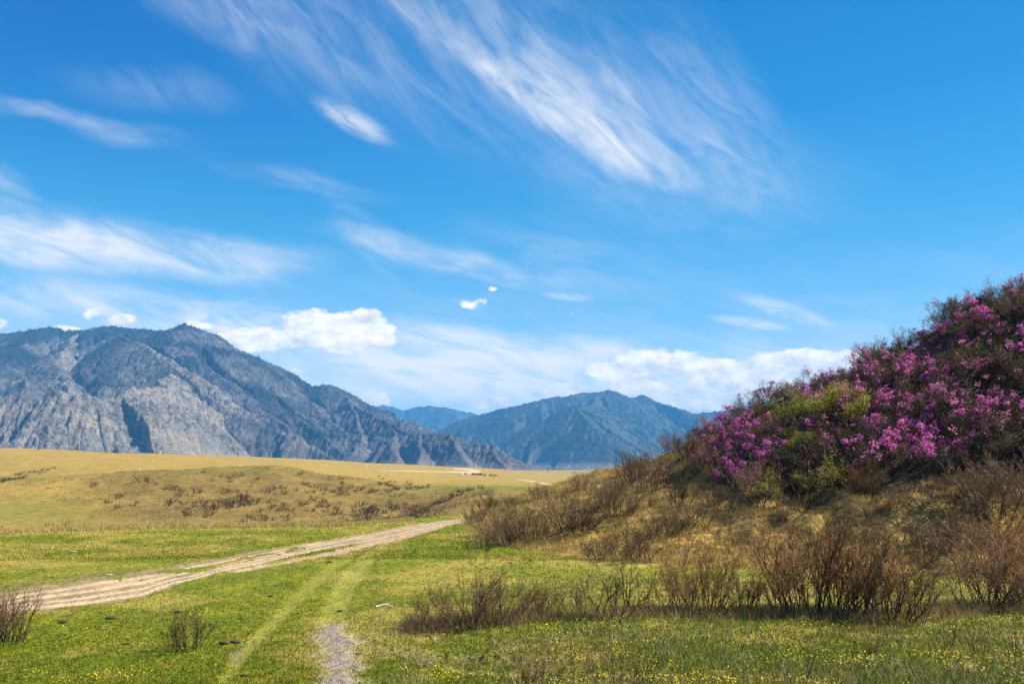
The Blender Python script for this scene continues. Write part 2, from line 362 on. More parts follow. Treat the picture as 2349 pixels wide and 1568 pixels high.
def block(mask_face, name, label=None, kind='structure'):
    ii, jj = np.where(mask_face)
    v0 = ii*nc+jj; q = np.stack([v0, v0+nc, v0+nc+1, v0+1], 1)
    u, inv = np.unique(q.ravel(), return_inverse=True)
    V = np.stack([GX.ravel()[u], GY.ravel()[u], GZ.ravel()[u]], 1)
    A = {k: np.stack([c.ravel()[u] for c in M], 1) for k, M in MASKS.items()}
    o = mesh_from(name, V, inv.reshape(-1,4)[:, ::-1], TERR, smooth=True, attrs=A)
    if name == 'ground': pass
    tag(o, label, kind='structure'); return o
MASKS = {'m1': (green*(1-np.clip(GW*1.6,0,1)), dry, litter), 'm2': (np.clip(roadv,0,1), sstep(0, 14, grav)*near_ok, np.maximum(soilm*.55*(1-gsoil), dk)), 'm3': (tra, hg + 0*GX, rust), 'm5': (litter_shade, 0*GX, 0*GX), 'm4': (np.clip(rut,0,1)*road_m, np.clip(lane,0,1)*road_m, gsoil)}
fm = lambda M: M[:-1, :-1]
isroad = fm(road_m); isgrav = fm(grav_m & ~road_m); isfar = fm(far_m); ishill = fm(GH & (GT > .05) & (GY < 75)) & ~isroad
ismid = fm((GY > 58) & (GY < 215) & (GC > -900) & (GC < 1130)) & ~ishill & ~isfar
rest = ~(isroad | isgrav | isfar | ishill | ismid)
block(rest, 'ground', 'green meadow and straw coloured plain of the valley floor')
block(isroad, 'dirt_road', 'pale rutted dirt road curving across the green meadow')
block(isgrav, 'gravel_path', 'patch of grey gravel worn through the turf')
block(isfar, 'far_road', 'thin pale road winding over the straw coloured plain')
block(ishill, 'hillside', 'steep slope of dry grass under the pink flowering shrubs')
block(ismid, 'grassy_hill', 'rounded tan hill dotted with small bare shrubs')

# ------------------------------------------------------------------ mountains
def rock_material(name, rock1, rock2, tan, scrub, forest, fs=1.0):
    m, t, out = material(name); P = t.pos(); a, b, c = t.sep(t.attr('mm'))
    n1 = t.noise(P, .010*fs, 6, .65); n2 = t.noise(P, .05*fs, 6, .75); n3 = t.noise(P, .16*fs, 4, .7)
    nx, ny, nz = t.sep(t.normal())
    base = t.mix(n2.step(.38,.62), rock1, rock2)
    base = t.mix(n1.step(.47,.62)*.25, base, tan)
    base = t.mix(c, base, t.mix(n2.step(.36,.60), (.38,.33,.26), (.20,.175,.145)))
    base = t.mix(c*n1.step(.5,.62)*.6, base, (.42,.33,.22))
    base = t.mix(n3.step(.50,.62)*.6, base, tuple(x*.42 for x in rock1))
    base = t.mix(nz.step(.72,.9)*.6*n1.step(.3,.6), base, scrub)
    base = t.mix((a*n2.step(.33,.5)).clamp(), base, forest)
    base = t.mix(b, base, t.mix(n2.step(.3,.7), (.27,.225,.17), (.18,.15,.12)))
    if fs < 1: base = t.mix(nx.step(.05,.55)*.4, base, (.20,.19,.145))  # sunward slopes paler: thinner growth plus sunlight put into the colour
    h = t.bump(n3 + n2*1.8, .9, 9/fs)
    principled(t, out, base, .95, .05, h); return m
def range_mesh(name, label, x0, x1, nu, y0, y1, ny, ridges, slope, mat, amp, lam, foot=16, base=-14, seed=0, forest=None, tanf=None, ys=1.0):
    u = np.linspace((x0-HX)/F, (x1-HX)/F, nu); yy = np.linspace(y0, y1, ny)
    U, Y = np.meshgrid(u, yy); X = U*Y
    wx = X + fbm(X/(lam*3), Y/(lam*3), 3, seed+1)*lam*.30; wy = Y + fbm(X/(lam*3), Y/(lam*3), 3, seed+2)*lam*.30
    best = np.full(X.shape, -1e9); S1 = np.zeros(X.shape); D1 = np.zeros(X.shape); K1 = np.zeros(X.shape)
    for ri, rd in enumerate(ridges):
        pts = [( (a-HX)/F*y, y, Z(r, y)) for a, r, y in [(a, r, y*ys) for a, r, y in rd['p']]]; sl = rd.get('s', slope); s0 = ri*777.0
        for (ax, ay, az), (bx, by, bz) in zip(pts, pts[1:]):
            L2 = (bx-ax)**2+(by-ay)**2; L = math.sqrt(L2)
            tt = np.clip(((wx-ax)*(bx-ax)+(wy-ay)*(by-ay))/L2, 0, 1)
            d = np.hypot(wx-ax-tt*(bx-ax), wy-ay-tt*(by-ay)); h = az+tt*(bz-az)-sl*d*(1-.12*np.clip(d/(lam*8),0,1))
            w = h > best; best = np.where(w, h, best); S1 = np.where(w, s0+tt*L, S1); D1 = np.where(w, d, D1); s0 += L
            K1 = np.where(w, ri, K1)
    f = np.clip(D1/(lam*1.2), 0.06, 1)*np.clip(best/60+.2, 0, 1)
    rib = ridged(S1/lam, D1/(lam*7), 1, seed+3)*.80 + ridged(S1/(lam*.40)+3, D1/(lam*4), 1, seed+4)*.46 + ridged(S1/(lam*.17), D1/(lam*1.6), 2, seed+5)*.27 + ridged(S1/(lam*.07), D1/(lam*.7), 2, seed+15)*.09
    Hh = best + f*amp*(rib-.5) + amp*.16*f*fbm(X/(lam*.5), Y/(lam*.5), 4, seed+6, .5) + amp*.09*fbm(X/(lam*.12), Y/(lam*.12), 3, seed+9, .6)*np.clip(best/60,0,1)
    Zm = foot*np.log1p(np.exp(np.clip((Hh)/foot, -30, 60))) + base
    fo = forest(X, Y, Zm, D1, K1) if forest else 0*X
    ap = sstep(45, 12, Hh)
    ta = tanf(X, Y, Zm, D1, K1) if tanf else 0*X
    V = np.stack([X, Y, Zm], 2).reshape(-1, 3)
    i, j = np.meshgrid(np.arange(ny-1), np.arange(nu-1), indexing='ij'); v0 = (i*nu+j).ravel()
    o = mesh_from(name, V, np.stack([v0, v0+1, v0+nu+1, v0+nu], 1), mat, smooth=False, attrs={'mm': np.stack([fo, ap, ta], 2).reshape(-1,3)})
    o['label'] = label; o['kind'] = 'structure'
    return X, Y, Zm, fo
LEFT = [dict(p=[(-260,790,2900),(-120,770,2850),(0,757,2800),(55,752,2800),(100,745,2800),(130,752,2800),(205,755,2780),(285,742,2760),(320,750,2760),(370,752,2750),(404,747,2715),(422,737,2700),(436,752,2700),(452,766,2705),(470,782,2720),(510,792,2760),(545,803,2800),(585,820,2830),(612,842,2850),(650,860,2870),(690,882,2880),(735,876,2880),(770,892,2850),(790,906,2830),(835,925,2760),(868,942,2700),(915,957,2680),(962,967,2640),(1010,990,2600),(1060,1020,2560)]),
 dict(p=[(255,752,2740),(289,764,2450),(300,775,2400),(330,795,2300),(373,818,2220),(420,850,2170),(470,885,2130),(540,928,2080),(605,966,2030),(672,1000,1980),(739,1033,1930),(790,1060,1880)], s=.85),
 dict(p=[(-300,930,1600),(-120,905,1620),(-40,893,1620),(0,896,1630),(38,884,1640),(60,897,1640),(78,906,1640),(108,881,1650),(125,884,1650),(150,900,1660),(175,895,1660),(205,891,1670),(245,905,1680),(275,900,1700),(300,888,1730),(335,884,1790),(372,880,1900),(385,850,2130)], s=.95),
 dict(p=[(422,741,2700),(440,790,2600),(462,812,2520),(505,850,2420),(545,890,2330),(600,940,2220),(650,985,2120),(700,1022,2030)], s=.8),
 dict(p=[(585,820,2830),(610,880,2650),(650,915,2500),(700,965,2330),(760,1010,2180),(800,1045,2090)], s=.8),
 dict(p=[(100,745,2800),(62,780,2550),(35,800,2450),(-10,850,2250)], s=.7),
 dict(p=[(205,755,2780),(150,800,2450),(128,828,2270),(150,862,2130),(165,888,1980)], s=.8),
 dict(p=[(60,862,2050),(40,888,1900)], s=.8),
 dict(p=[(700,905,2830),(745,930,2600),(790,985,2350),(830,1030,2200)], s=.8),
 dict(p=[(790,906,2830),(818,920,2560),(858,940,2440),(888,960,2330),(935,987,2220),(1013,989,2160),(1056,992,2110),(1090,1012,2080),(1137,1014,2040),(1171,1038,2010),(1204,1056,1990),(1250,1072,1970)], s=1.0),
 dict(p=[(818,920,2560),(826,980,2330),(815,1030,2170)], s=.9),
 dict(p=[(888,960,2330),(905,1000,2180),(925,1045,2040)], s=.95),
 dict(p=[(975,988,2190),(985,1020,2080),(975,1050,1990)], s=1.0),
 dict(p=[(1050,993,2120),(1065,1025,2020),(1085,1058,1930)], s=1.0),
 dict(p=[(1120,1013,2060),(1140,1040,1990),(1160,1062,1930)], s=1.0)]
def for_left(X, Y, Zm, D, K):
    c = col_of(X, Y); n = fbm(X/160, Y/160, 4, 71)
    f1 = ((K == 0) | (K == 3) | (K == 5))*sstep(330, 430, Zm + n*110)*sstep(700, 380, c)*.9
    lf = c < np.interp(Y, [1930,2130,2220,2450,2740], [739,470,376,289,255])-3
    f2 = ((K == 1) & lf)*sstep(110, 190, Zm+n*60)*sstep(-.5,.3,n)*.6
    f3 = sstep(.25, .6, n)*sstep(520, 640, c)*.85*sstep(60,140,Zm)
    f4 = ((K == 0) | (K == 3) | (K == 4) | (K == 5) | (K == 6))*.55*sstep(-.5,.2,n)
    return np.clip(f1+f2+f3+f4+.25*sstep(.4,.7,n), 0, 1)
def tan_left(X, Y, Zm, D, K):
    c = col_of(X, Y); lf = c < np.interp(Y, [1930,2130,2220,2450,2740], [739,470,376,289,255])-3
    return (((K == 2) | (K == 1))*sstep(980, 500, c)*(.75+.25*sstep(-.4,.4,fbm(X/120,Y/120,3,77)))*(1-.9*((K == 1)&lf)))+ (K == 6)*.8
ROCK = rock_material('mountain_rock', (.080,.074,.076), (.172,.160,.152), (.43,.385,.305), (.075,.060,.058), (.020,.028,.034))
mtL = range_mesh('mountains', 'rugged grey rock mountain with forested crest beyond the plain', -260, 1300, 700, 1420, 3050, 520, LEFT, .68, ROCK, 62, 128, foot=11, base=-8, seed=100, forest=for_left, tanf=tan_left)
MID = [dict(p=[(900,1040,5300),(1003,982,5500),(1070,960,5600),(1107,945,5700),(1171,927,5800),(1231,913,5900),(1275,904,6000),(1289,905,6000),(1349,894,6100),(1369,896,6100),(1389,888,6100),(1409,896,6100),(1440,908,6150),(1463,900,6200),(1490,911,6200),(1523,928,6200),(1545,932,6250),(1600,944,6300),(1680,934,6400),(1720,925,6400),(1760,950,6400),(1900,960,6400),(2100,980,6400),(2400,970,6400)]),
 dict(p=[(1110,1050,4300),(1154,1025,4400),(1204,1001,4500),(1268,960,4700),(1300,930,4800),(1325,925,4820),(1400,975,4800),(1480,1010,4700),(1570,1050,4600)], s=.62),
 dict(p=[(1325,925,4820),(1345,942,4700),(1362,962,4500),(1368,1000,4300),(1430,1010,4150),(1442,1040,4020),(1455,1065,3920)], s=.6),
 dict(p=[(1231,913,5900),(1240,960,5400),(1200,985,5200)], s=.55),
 dict(p=[(1389,888,6100),(1350,925,5700),(1325,930,5200)], s=.55),
 dict(p=[(1490,911,6200),(1500,960,5700),(1540,1000,5300),(1600,1040,4900)], s=.55)]
def for_mid(X, Y, Zm, D, K):
    n = fbm(X/235, Y/235, 4, 171)
    return np.clip(.85 - ((K == 1)|(K == 2))*sstep(-.25,.1,n + (X-col_of(X,Y)*0)/1e9)*0 + n*.4 - .5*sstep(.2,.5,fbm(X/120,Y/500,3,173)), 0, 1)
ROCK2 = rock_material('forested_slopes', (.055,.062,.050), (.095,.095,.075), (.20,.185,.14), (.075,.08,.055), (.018,.030,.028), .5)
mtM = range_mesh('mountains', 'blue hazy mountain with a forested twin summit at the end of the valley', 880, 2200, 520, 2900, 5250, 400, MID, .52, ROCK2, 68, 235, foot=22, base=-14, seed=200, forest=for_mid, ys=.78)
FARR = [dict(p=[(700,990,9300),(800,960,9400),(840,945,9500),(868,934,9500),(900,924,9500),(925,929,9500),(949,937,9500),(972,930,9500),(996,926,9500),(1030,930,9500),(1065,938,9500),(1100,945,9600),(1150,965,9600),(1220,990,9600)]),
        dict(p=[(949,937,9500),(960,960,8900),(985,985,8400)], s=.4)]
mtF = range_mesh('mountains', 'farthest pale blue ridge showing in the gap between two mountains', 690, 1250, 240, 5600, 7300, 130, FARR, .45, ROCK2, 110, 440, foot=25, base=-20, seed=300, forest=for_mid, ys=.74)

# low pale knoll at the foot of the far mountain is part of the floor; conifer woods on the upper slopes
def forest_obj(name, label, mt, n, hmin, hmax, seed, mat, crest_boost=0):
    X, Y, Zm, fo = mt; r = np.random.default_rng(seed); ny, nu = X.shape
    w = (fo**2*np.gradient(X, axis=1)); w = w.ravel()/w.sum()
    k = r.choice(X.size, n, p=w); i, j = k//nu, k % nu
    fj = r.random(n); i2 = np.clip(i, 0, ny-2); j2 = np.clip(j, 0, nu-2)
    px = X[i2,j2]*(1-fj)+X[i2,j2+1]*fj; py = Y[i2,j2]; pz_ = Zm[i2,j2]*(1-fj)+Zm[i2,j2+1]*fj
    h = r.uniform(hmin, hmax, n); w_ = h*.2
    a0 = r.random(n)*6.28; V = np.zeros((n, 8, 3)); 
    for q in range(3):
        a = a0+q*2.094
        V[:,q,0] = px+np.cos(a)*w_; V[:,q,1] = py+np.sin(a)*w_; V[:,q,2] = pz_-h*.05
        V[:,q+4,0] = px+np.cos(a+1)*w_*.62; V[:,q+4,1] = py+np.sin(a+1)*w_*.62; V[:,q+4,2] = pz_+h*.42
    V[:,3] = np.stack([px,py,pz_+h*.66],1); V[:,7] = np.stack([px,py,pz_+h],1)
    Fx = np.array([[0,1,3],[1,2,3],[2,0,3],[4,5,7],[5,6,7],[6,4,7]])
    Fc = (Fx[None]+np.arange(n)[:,None,None]*8).reshape(-1,3)
    o = mesh_from(name, V.reshape(-1,3), Fc, mat); tag(o, label, kind='stuff'); return o
m, t, out = material('conifer'); principled(t, out, t.mix(t.noise(t.pos(), .05, 2), (.028,.042,.035), (.06,.065,.05)), .9, .1); CON = m
forest_obj('forest', 'dark larch wood on the upper slopes of the grey mountain', mtL, 16000, 4.5, 8.5, 5, CON)
forest_obj('forest', 'dark wood covering the hazy mountain', mtM, 16000, 6, 11, 6, CON)

# ------------------------------------------------------------------ camera, sun, sky, air
cam = bpy.data.objects.new('camera', bpy.data.cameras.new('camera')); C.objects.link(cam); bpy.context.scene.camera = cam
cam.location = (0, 0, CAMZ); cam.rotation_euler = (math.radians(90), 0, 0)
cam.data.sensor_width = 36; cam.data.lens = 36*F/2349; cam.data.shift_y = (HY-784)/2349; cam.data.clip_end = 30000; cam.data.clip_start = .1
SUN = Vector((.72, .05, .70)).normalized()
sl = bpy.data.lights.new('sun', 'SUN'); sl.energy = 5.0; sl.angle = math.radians(.53); sl.color = (1, .95, .86)
so = bpy.data.objects.new('sun', sl); C.objects.link(so); so.rotation_euler = SUN.to_track_quat('Z', 'Y').to_euler()
w = bpy.data.worlds.new('World'); bpy.context.scene.world = w; w.use_nodes = True; nt = w.node_tree; nt.nodes.clear(); t = T(nt)
sky = t.n('ShaderNodeTexSky'); sky.sky_type = 'NISHITA'; sky.sun_disc = False; sky.sun_elevation = math.asin(SUN.z); sky.sun_rotation = math.atan2(SUN.x, SUN.y); sky.altitude = 1200; sky.dust_density = .4; sky.ozone_density = 2.5
D = S(nt, t.n('ShaderNodeTexCoord').outputs['Generated']); dx, dy, dz = t.sep(D)
az = dx._m('ARCTAN2', dy); el = dz.clamp()._m('ARCSINE'); A = t.comb(az, el)
def ae(px, py):
    u = (px-HX)/F; v = (HY-py)/F; return math.atan(u), math.atan(v/math.sqrt(1+u*u))
wob = t.noise(A, 5, 4, .6, color=True); Aw = t.vmath('ADD', A, t.vmath('MULTIPLY', t.vmath('SUBTRACT', wob, (.5,.5,.5)), (.07,.045,0)))
wob2 = t.noise(A, 16, 5, .6, color=True); Ac = t.vmath('ADD', A, t.vmath('MULTIPLY', t.vmath('SUBTRACT', wob2, (.5,.5,.5)), (.035,.022,0)))
def blobs(V, L, sharp=0.0):
    tot = None
    for (x, y, l, wd, ang, it) in L:
        a, e = ae(x, y); ang = ang - math.degrees((HY-y)/F*math.sin(a))
        q = t.map(V, (a, e, 0), (0, 0, math.radians(ang)), (l/F*1.35, wd/F*1.6, 1), 'TEXTURE')
        g = t.vmath('LENGTH', q, out=1).step(1, sharp, 0, it)
        tot = g if tot is None else tot + g
    return tot
def fibre(ang, sx, sy, sc, det=6, dist=.6, rough=.6):
    return t.noise(t.map(A, (0,0,0), (0,0,math.radians(ang)), (sx, sy, 1), 'TEXTURE'), sc, det, rough, dist)
fA = blobs(Aw, [(950,35,180,40,-34,.5),(1100,160,140,26,-44,.65),(1190,215,130,28,-34,.7),(1310,290,200,34,-31,1.2),(1440,352,130,30,-30,1.2),(1460,270,170,22,-47,.5),(1290,215,130,18,-36,.4),(1340,235,170,36,-38,.45),(1380,250,420,150,-30,.28),(800,110,420,110,-25,.28),(1640,250,220,90,-52,.25),(490,25,150,46,-20,.4),(1750,400,260,90,-12,.14),(350,200,170,36,-8,.16),(1150,60,250,60,-30,.2)])
fB = blobs(Aw, [(70,255,170,16,-10,.5),(330,315,120,24,-10,.25),(230,575,390,42,-5,1.35),(60,540,240,46,-8,.9),(20,440,60,30,-40,.4),(470,612,200,26,-8,.45),(680,418,190,20,-12,.28),(960,585,220,32,-12,.55),(1130,625,165,28,-10,.6),(830,550,110,40,-40,.25),(330,715,300,36,-9,.75),(560,745,190,44,-6,1.0),(80,690,170,32,-6,.35),(980,792,300,40,-6,1.3),(960,842,190,20,-5,1.2),(1250,802,250,34,-6,1.1),(900,885,400,44,-3,.9),(1450,890,560,80,0,.95),(1900,895,340,60,0,.7),(1150,870,300,34,0,.6),(700,800,300,50,-5,.4),(1500,450,400,120,-10,.08),(1300,590,260,60,-12,.2)])
nA = fibre(-38, 1, .28, 8.5, 9, .75, .62); nA2 = fibre(-44, 1, .4, 26, 5); nB = fibre(-12, 1, .25, 8.5, 9, .7, .62); nB2 = fibre(-20, 1, .4, 26, 5)
aA = (fA*(nA.step(.30,.74,.18,1.35)*(nA2.step(.2,.8,.85,1.15))))
aB = (fB*(nB.step(.30,.74,.18,1.4)*(nB2.step(.2,.8,.85,1.15))))
sh = blobs(A, [(810,278,85,20,-26,1.0),(1300,680,55,8,-6,.7),(1800,712,105,15,-17,.95),(1718,740,80,10,-8,.9)])*fibre(-20,1,.3,26,5).step(.3,.6,.25,1.1)
veil = el.step(.02,.32,.40,0)*nB.step(.35,.65,.35,1.0)
# cumulus banks low over the mountains
cu = blobs(Ac, [(700,745,66,36,0,1.2),(785,752,95,40,0,1.2),(865,752,52,36,0,1.2),(740,785,190,24,0,.8),(1085,691,74,16,0,.62),(1132,664,24,7,0,.5),(1430,832,90,30,0,1.2),(1400,850,70,16,0,1.0),(1540,835,120,30,0,1.0),(1640,850,130,30,0,.9),(1800,838,160,32,0,1.25),(1900,832,170,32,0,1.25),(2050,845,140,26,0,1.1),(1620,908,240,26,0,.72),(1450,890,120,24,0,.95),(1760,890,210,24,0,.6),(1560,932,210,26,0,.75),(1700,925,160,20,0,1.0),(1130,925,52,18,4,1.6),(1230,905,40,12,0,1.2),(852,920,46,20,0,1.6),(1300,893,64,17,0,1.4),(207,717,24,14,0,1.2),(275,735,40,13,0,1.2),(675,853,24,7,0,1.0),(500,777,30,13,0,1.4),(590,772,80,24,0,1.2),(440,745,60,12,0,1.0),(2,750,22,12,0,1.2),(160,752,30,7,0,1.0),(1316,714,7,4,0,.8)])
bil = t.noise(t.map(A, sc=(1,1.6,1)), 26, 10, .66); bil2 = t.noise(t.map(A, loc=(.007,.016,0), sc=(1,1.6,1)), 26, 4, .6)
den = cu + (bil-.5)*2.7*(cu*2.5).min(1.0)
aC = den.step(.36,.86)
shade = ((bil-bil2)*2.6 + .62).step(.0,1.0,0,1,'LINEAR').clamp()
cuc = t.mix(shade, (7.0,7.4,7.6), (13.5,12.2,10.8))
skc = t.mix(1.0, S(nt, sky.outputs[0]), (.10,1.05,1.62), 'MULTIPLY')
cr = t.n('ShaderNodeValToRGB'); nt.links.new(el.step(0,.6,0,1,'LINEAR').s, cr.inputs[0])
ST = [(0,(8.6,9.9,9.9)),(.16,(6.0,8.4,9.6)),(.30,(2.1,5.6,8.5)),(.44,(.75,4.1,7.4)),(.67,(.22,2.6,6.2)),(.95,(.0,1.65,4.7))]
while len(cr.color_ramp.elements) < len(ST): cr.color_ramp.elements.new(.5)
for e_, (q_, c_) in zip(cr.color_ramp.elements, ST): e_.position = q_; e_.color = tuple(v/10 for v in c_)+(1,)
grad = t.mix(1.0, S(nt, cr.outputs[0]), (10,10,10), 'MULTIPLY')
side = az.step(.10,-.62)*el.step(.20,.52); skc = t.mix(.78, skc, grad)
skc = t.mix(side*.75, skc, (.05,1.1,4.4))
a0 = aA+aB+sh+veil; a1 = a0/(a0*.42+1.0)
skc = t.mix(a1.min(1.0), skc, t.mix(el.step(.05,.30), (11.5,10.8,9.8), (8.0,8.2,8.5)))
skc = t.mix(aC, skc, cuc)
bg = t.n('ShaderNodeBackground'); t.put(bg.inputs[0], skc); bg.inputs[1].default_value = .0518
wo = t.n('ShaderNodeOutputWorld'); nt.links.new(bg.outputs[0], wo.inputs[0])
w.cycles.sampling_method = 'MANUAL'; w.cycles.sample_map_resolution = 512
sc = bpy.context.scene
sc.view_settings.view_transform = 'Standard'; sc.view_settings.look = 'None'; sc.view_settings.gamma = 1; sc.view_settings.exposure = 1.18
sc.render.engine = 'CYCLES'; cy = sc.cycles
cy.max_bounces = 5; cy.diffuse_bounces = 3; cy.glossy_bounces = 1; cy.transmission_bounces = 3; cy.transparent_max_bounces = 4; cy.volume_bounces = 0
cy.use_denoising = True; cy.sample_clamp_indirect = 4
# air
m = bpy.data.materials.new('air'); m.use_nodes = True; nt = m.node_tree; nt.nodes.clear()
pv = nt.nodes.new('ShaderNodeVolumePrincipled'); pv.inputs['Color'].default_value = (.12, .47, .92, 1); pv.inputs['Density'].default_value = HAZE = 1.42e-4; pv.inputs['Anisotropy'].default_value = .0
oo = nt.nodes.new('ShaderNodeOutputMaterial'); nt.links.new(pv.outputs[0], oo.inputs[1])
lo = min(float(GZ.min()), float(mtM[2].min()), float(mtF[2].min()), float(mtL[2].min()))-1; B_ = 7700.0; hi = max(float(mtM[2].max()), float(mtF[2].max()), float(mtL[2].max()), 100.0)+12
V = np.array([(x, y, z) for z in (lo, hi) for y in (-B_, B_) for x in (-B_, B_)])
hz = mesh_from('haze', V, np.array([(0,2,3,1),(4,5,7,6),(0,1,5,4),(1,3,7,5),(3,2,6,7),(2,0,4,6)]), m)
tag(hz, 'thin blue air that fades the far mountains', kind='stuff')

# ------------------------------------------------------------------ plants
def simple(name, c1, c2, scale=8, rough=.85, trans=0.0, spec=.15, rnd=.25):
    m, t, out = material(name); col = t.mix(t.noise(t.obj(), scale, 3), c1, c2)
    v = t.rand().step(0, 1, 1-rnd, 1+rnd, 'LINEAR'); col = t.mix(1.0, col, t.comb(v, v, v), 'MULTIPLY')
    principled(t, out, col, rough, spec, None, trans); return m
def twig_mat(name, dark, light):
    m, t, out = material(name); a, b, c = t.sep(t.attr('lev'))
    col = t.mix(a, dark, light); v = t.rand().step(0, 1, .7, 1.3, 'LINEAR'); col = t.mix(1.0, col, t.comb(v, v, v), 'MULTIPLY')
    principled(t, out, col, .8, .2); return m
TW_RED = twig_mat('red_brown_twigs', (.048,.030,.022), (.29,.135,.045))
TW_GREY = twig_mat('grey_twigs', (.042,.028,.020), (.20,.115,.055))
TW_DARK = twig_mat('dark_twigs', (.026,.018,.013), (.13,.070,.035))
BLOOM = simple('magenta_blossom', (.62,.06,.40), (.80,.24,.56), 3, .6, .38, rnd=.18)
BLOOM2 = simple('pink_blossom', (.50,.11,.29), (.66,.28,.42), 3, .6, .38, rnd=.18)
LEAF_OLD = simple('bronze_leaf', (.050,.038,.014), (.125,.085,.030), 5, .7, .2)
LEAF_OL = simple('olive_leaf', (.085,.085,.022), (.17,.14,.04), 5, .7, .3)
LEAF_DK = simple('dark_leaf', (.022,.022,.010), (.060,.045,.018), 5, .7, .15)  # bronze leaf darkened, shade of the lower slope put into its colour
LEAF_YG = simple('yellow_green_leaf', (.25,.27,.015), (.36,.33,.03), 5, .7, .35)
LEAF_GG = simple('grey_green_leaf', (.12,.15,.045), (.19,.20,.06), 5, .7, .3)

def rand_perp(d, r):
    v = Vector((r.gauss(0,1), r.gauss(0,1), r.gauss(0,1))); v = v - d*v.dot(d)
    return v.normalized() if v.length > 1e-4 else Vector((1,0,0))
def grow(seed, n, h, base, lean, wig=.16, lv2=7, lv3=4, r0=.011, dome=.3, up=.35, l2=.38, curve=0.0, start=.3, thin=1.0):
    """poly-lines (points, r_start, r_end, level) and the tips of the finest twigs"""
    r = random.Random(seed); P = []; tips = []
    def run(p, d, L, k, ra, rb, lev, upw):
        pts = [p.copy()]; 
        for i in range(k):
            d = (d + rand_perp(d, r)*wig + Vector((0,0,upw))*.18).normalized(); p = p + d*(L/k); pts.append(p.copy())
        P.append((pts, ra, rb, lev)); return pts, d
    for s in range(n):
        a = r.random()*6.283; rr = base*math.sqrt(r.random()); q = rr/max(base, .01)
        ln = lean*(.25+.75*q)*r.uniform(.6, 1.25); d = Vector((math.cos(a)*ln, math.sin(a)*ln, 1)).normalized()
        L = h*(1-dome*q*q)*r.uniform(.72, 1.08)/max(.6, d.z)**.5
        pts, de = run(Vector((math.cos(a)*rr, math.sin(a)*rr, -.06)), d, L, 7, r0*r.uniform(.7,1.2), r0*.3, 0, curve)
        tips.append((pts[-1], de))
        for j in range(lv2):
            f = start + (1-start)*(j+r.random())/lv2; k = min(6, int(f*7)); p = pts[k].lerp(pts[k+1], f*7-k)
            dd = (pts[k+1]-pts[k]).normalized(); dn = (dd + rand_perp(dd, r)*r.uniform(.5, 1.0) + Vector((0,0,up))).normalized()
            L2 = L*l2*(1.15-f*.75)*r.uniform(.6, 1.2)
            p2, e2 = run(p, dn, L2, 4, r0*.45, r0*.22, .55, .5*up); tips.append((p2[-1], e2))
            for q3 in range(lv3):
                f3 = .25+.75*r.random(); k3 = min(3, int(f3*4)); p = p2[k3].lerp(p2[k3+1], f3*4-k3)
                d3 = (p2[k3+1]-p2[k3]).normalized(); d3 = (d3 + rand_perp(d3, r)*.75 + Vector((0,0,up*.8))).normalized()
                p3, e3 = run(p, d3, L2*.5*r.uniform(.5,1.1), 2, r0*.26*thin, r0*.17*thin, 1.0, 0); tips.append((p3[-1], e3))
    return P, tips
def tubes(name, P, mat, parent=None, sides=3, rmin=.0018):
    V = []; Fc = []; A = []
    cs = [(math.cos(i*2*math.pi/sides), math.sin(i*2*math.pi/sides)) for i in range(sides)]
    for pts, ra, rb, lev in P:
        n = len(pts); b = len(V)
        for i, p in enumerate(pts):
            d = (pts[min(i+1, n-1)]-pts[max(i-1, 0)]).normalized(); u = d.orthogonal().normalized(); v = d.cross(u)
            rr = max(rmin, ra+(rb-ra)*i/(n-1))
            for c_, s_ in cs: V.append(p+u*(c_*rr)+v*(s_*rr)); A.append((lev if lev else .35*i/(n-1), 0, 0))
        for i in range(n-1):
            for k in range(sides):
                a0 = b+i*sides+k; a1 = b+i*sides+(k+1) % sides; Fc.append((a0, a1, a1+sides, a0+sides))
    return mesh_from(name, np.array([tuple(v) for v in V]), np.array(Fc), mat, parent, smooth=True, attrs={'lev': np.array(A, float)})
def leaves(name, spots, mat, size, per, spread, seed, parent=None, flat=.5, aspect=.6):
    r = np.random.default_rng(seed); pos = np.array([tuple(p) for p, d in spots]); n = len(pos)*per
    pos = np.repeat(pos, per, 0) + r.normal(0, spread, (n, 3)); a = r.normal(0, 1, (n, 3)); a[:, 2] = a[:, 2]*flat; a /= np.linalg.norm(a, axis=1)[:, None]
    b = r.normal(0, 1, (n, 3)); b = np.cross(a, b); b /= np.linalg.norm(b, axis=1)[:, None]; s = size*r.uniform(.65, 1.25, (n, 1))
    V = np.stack([pos - a*s, pos - b*s*aspect + a*s*.1, pos + a*s, pos + b*s*aspect + a*s*.1], 1).reshape(-1, 3)
    return mesh_from(name, V, np.arange(n*4).reshape(-1, 4), mat, parent)
def stash(o):
    """take a source part out of the scene, keep its mesh"""
    me = o.data; bpy.data.objects.remove(o); return me

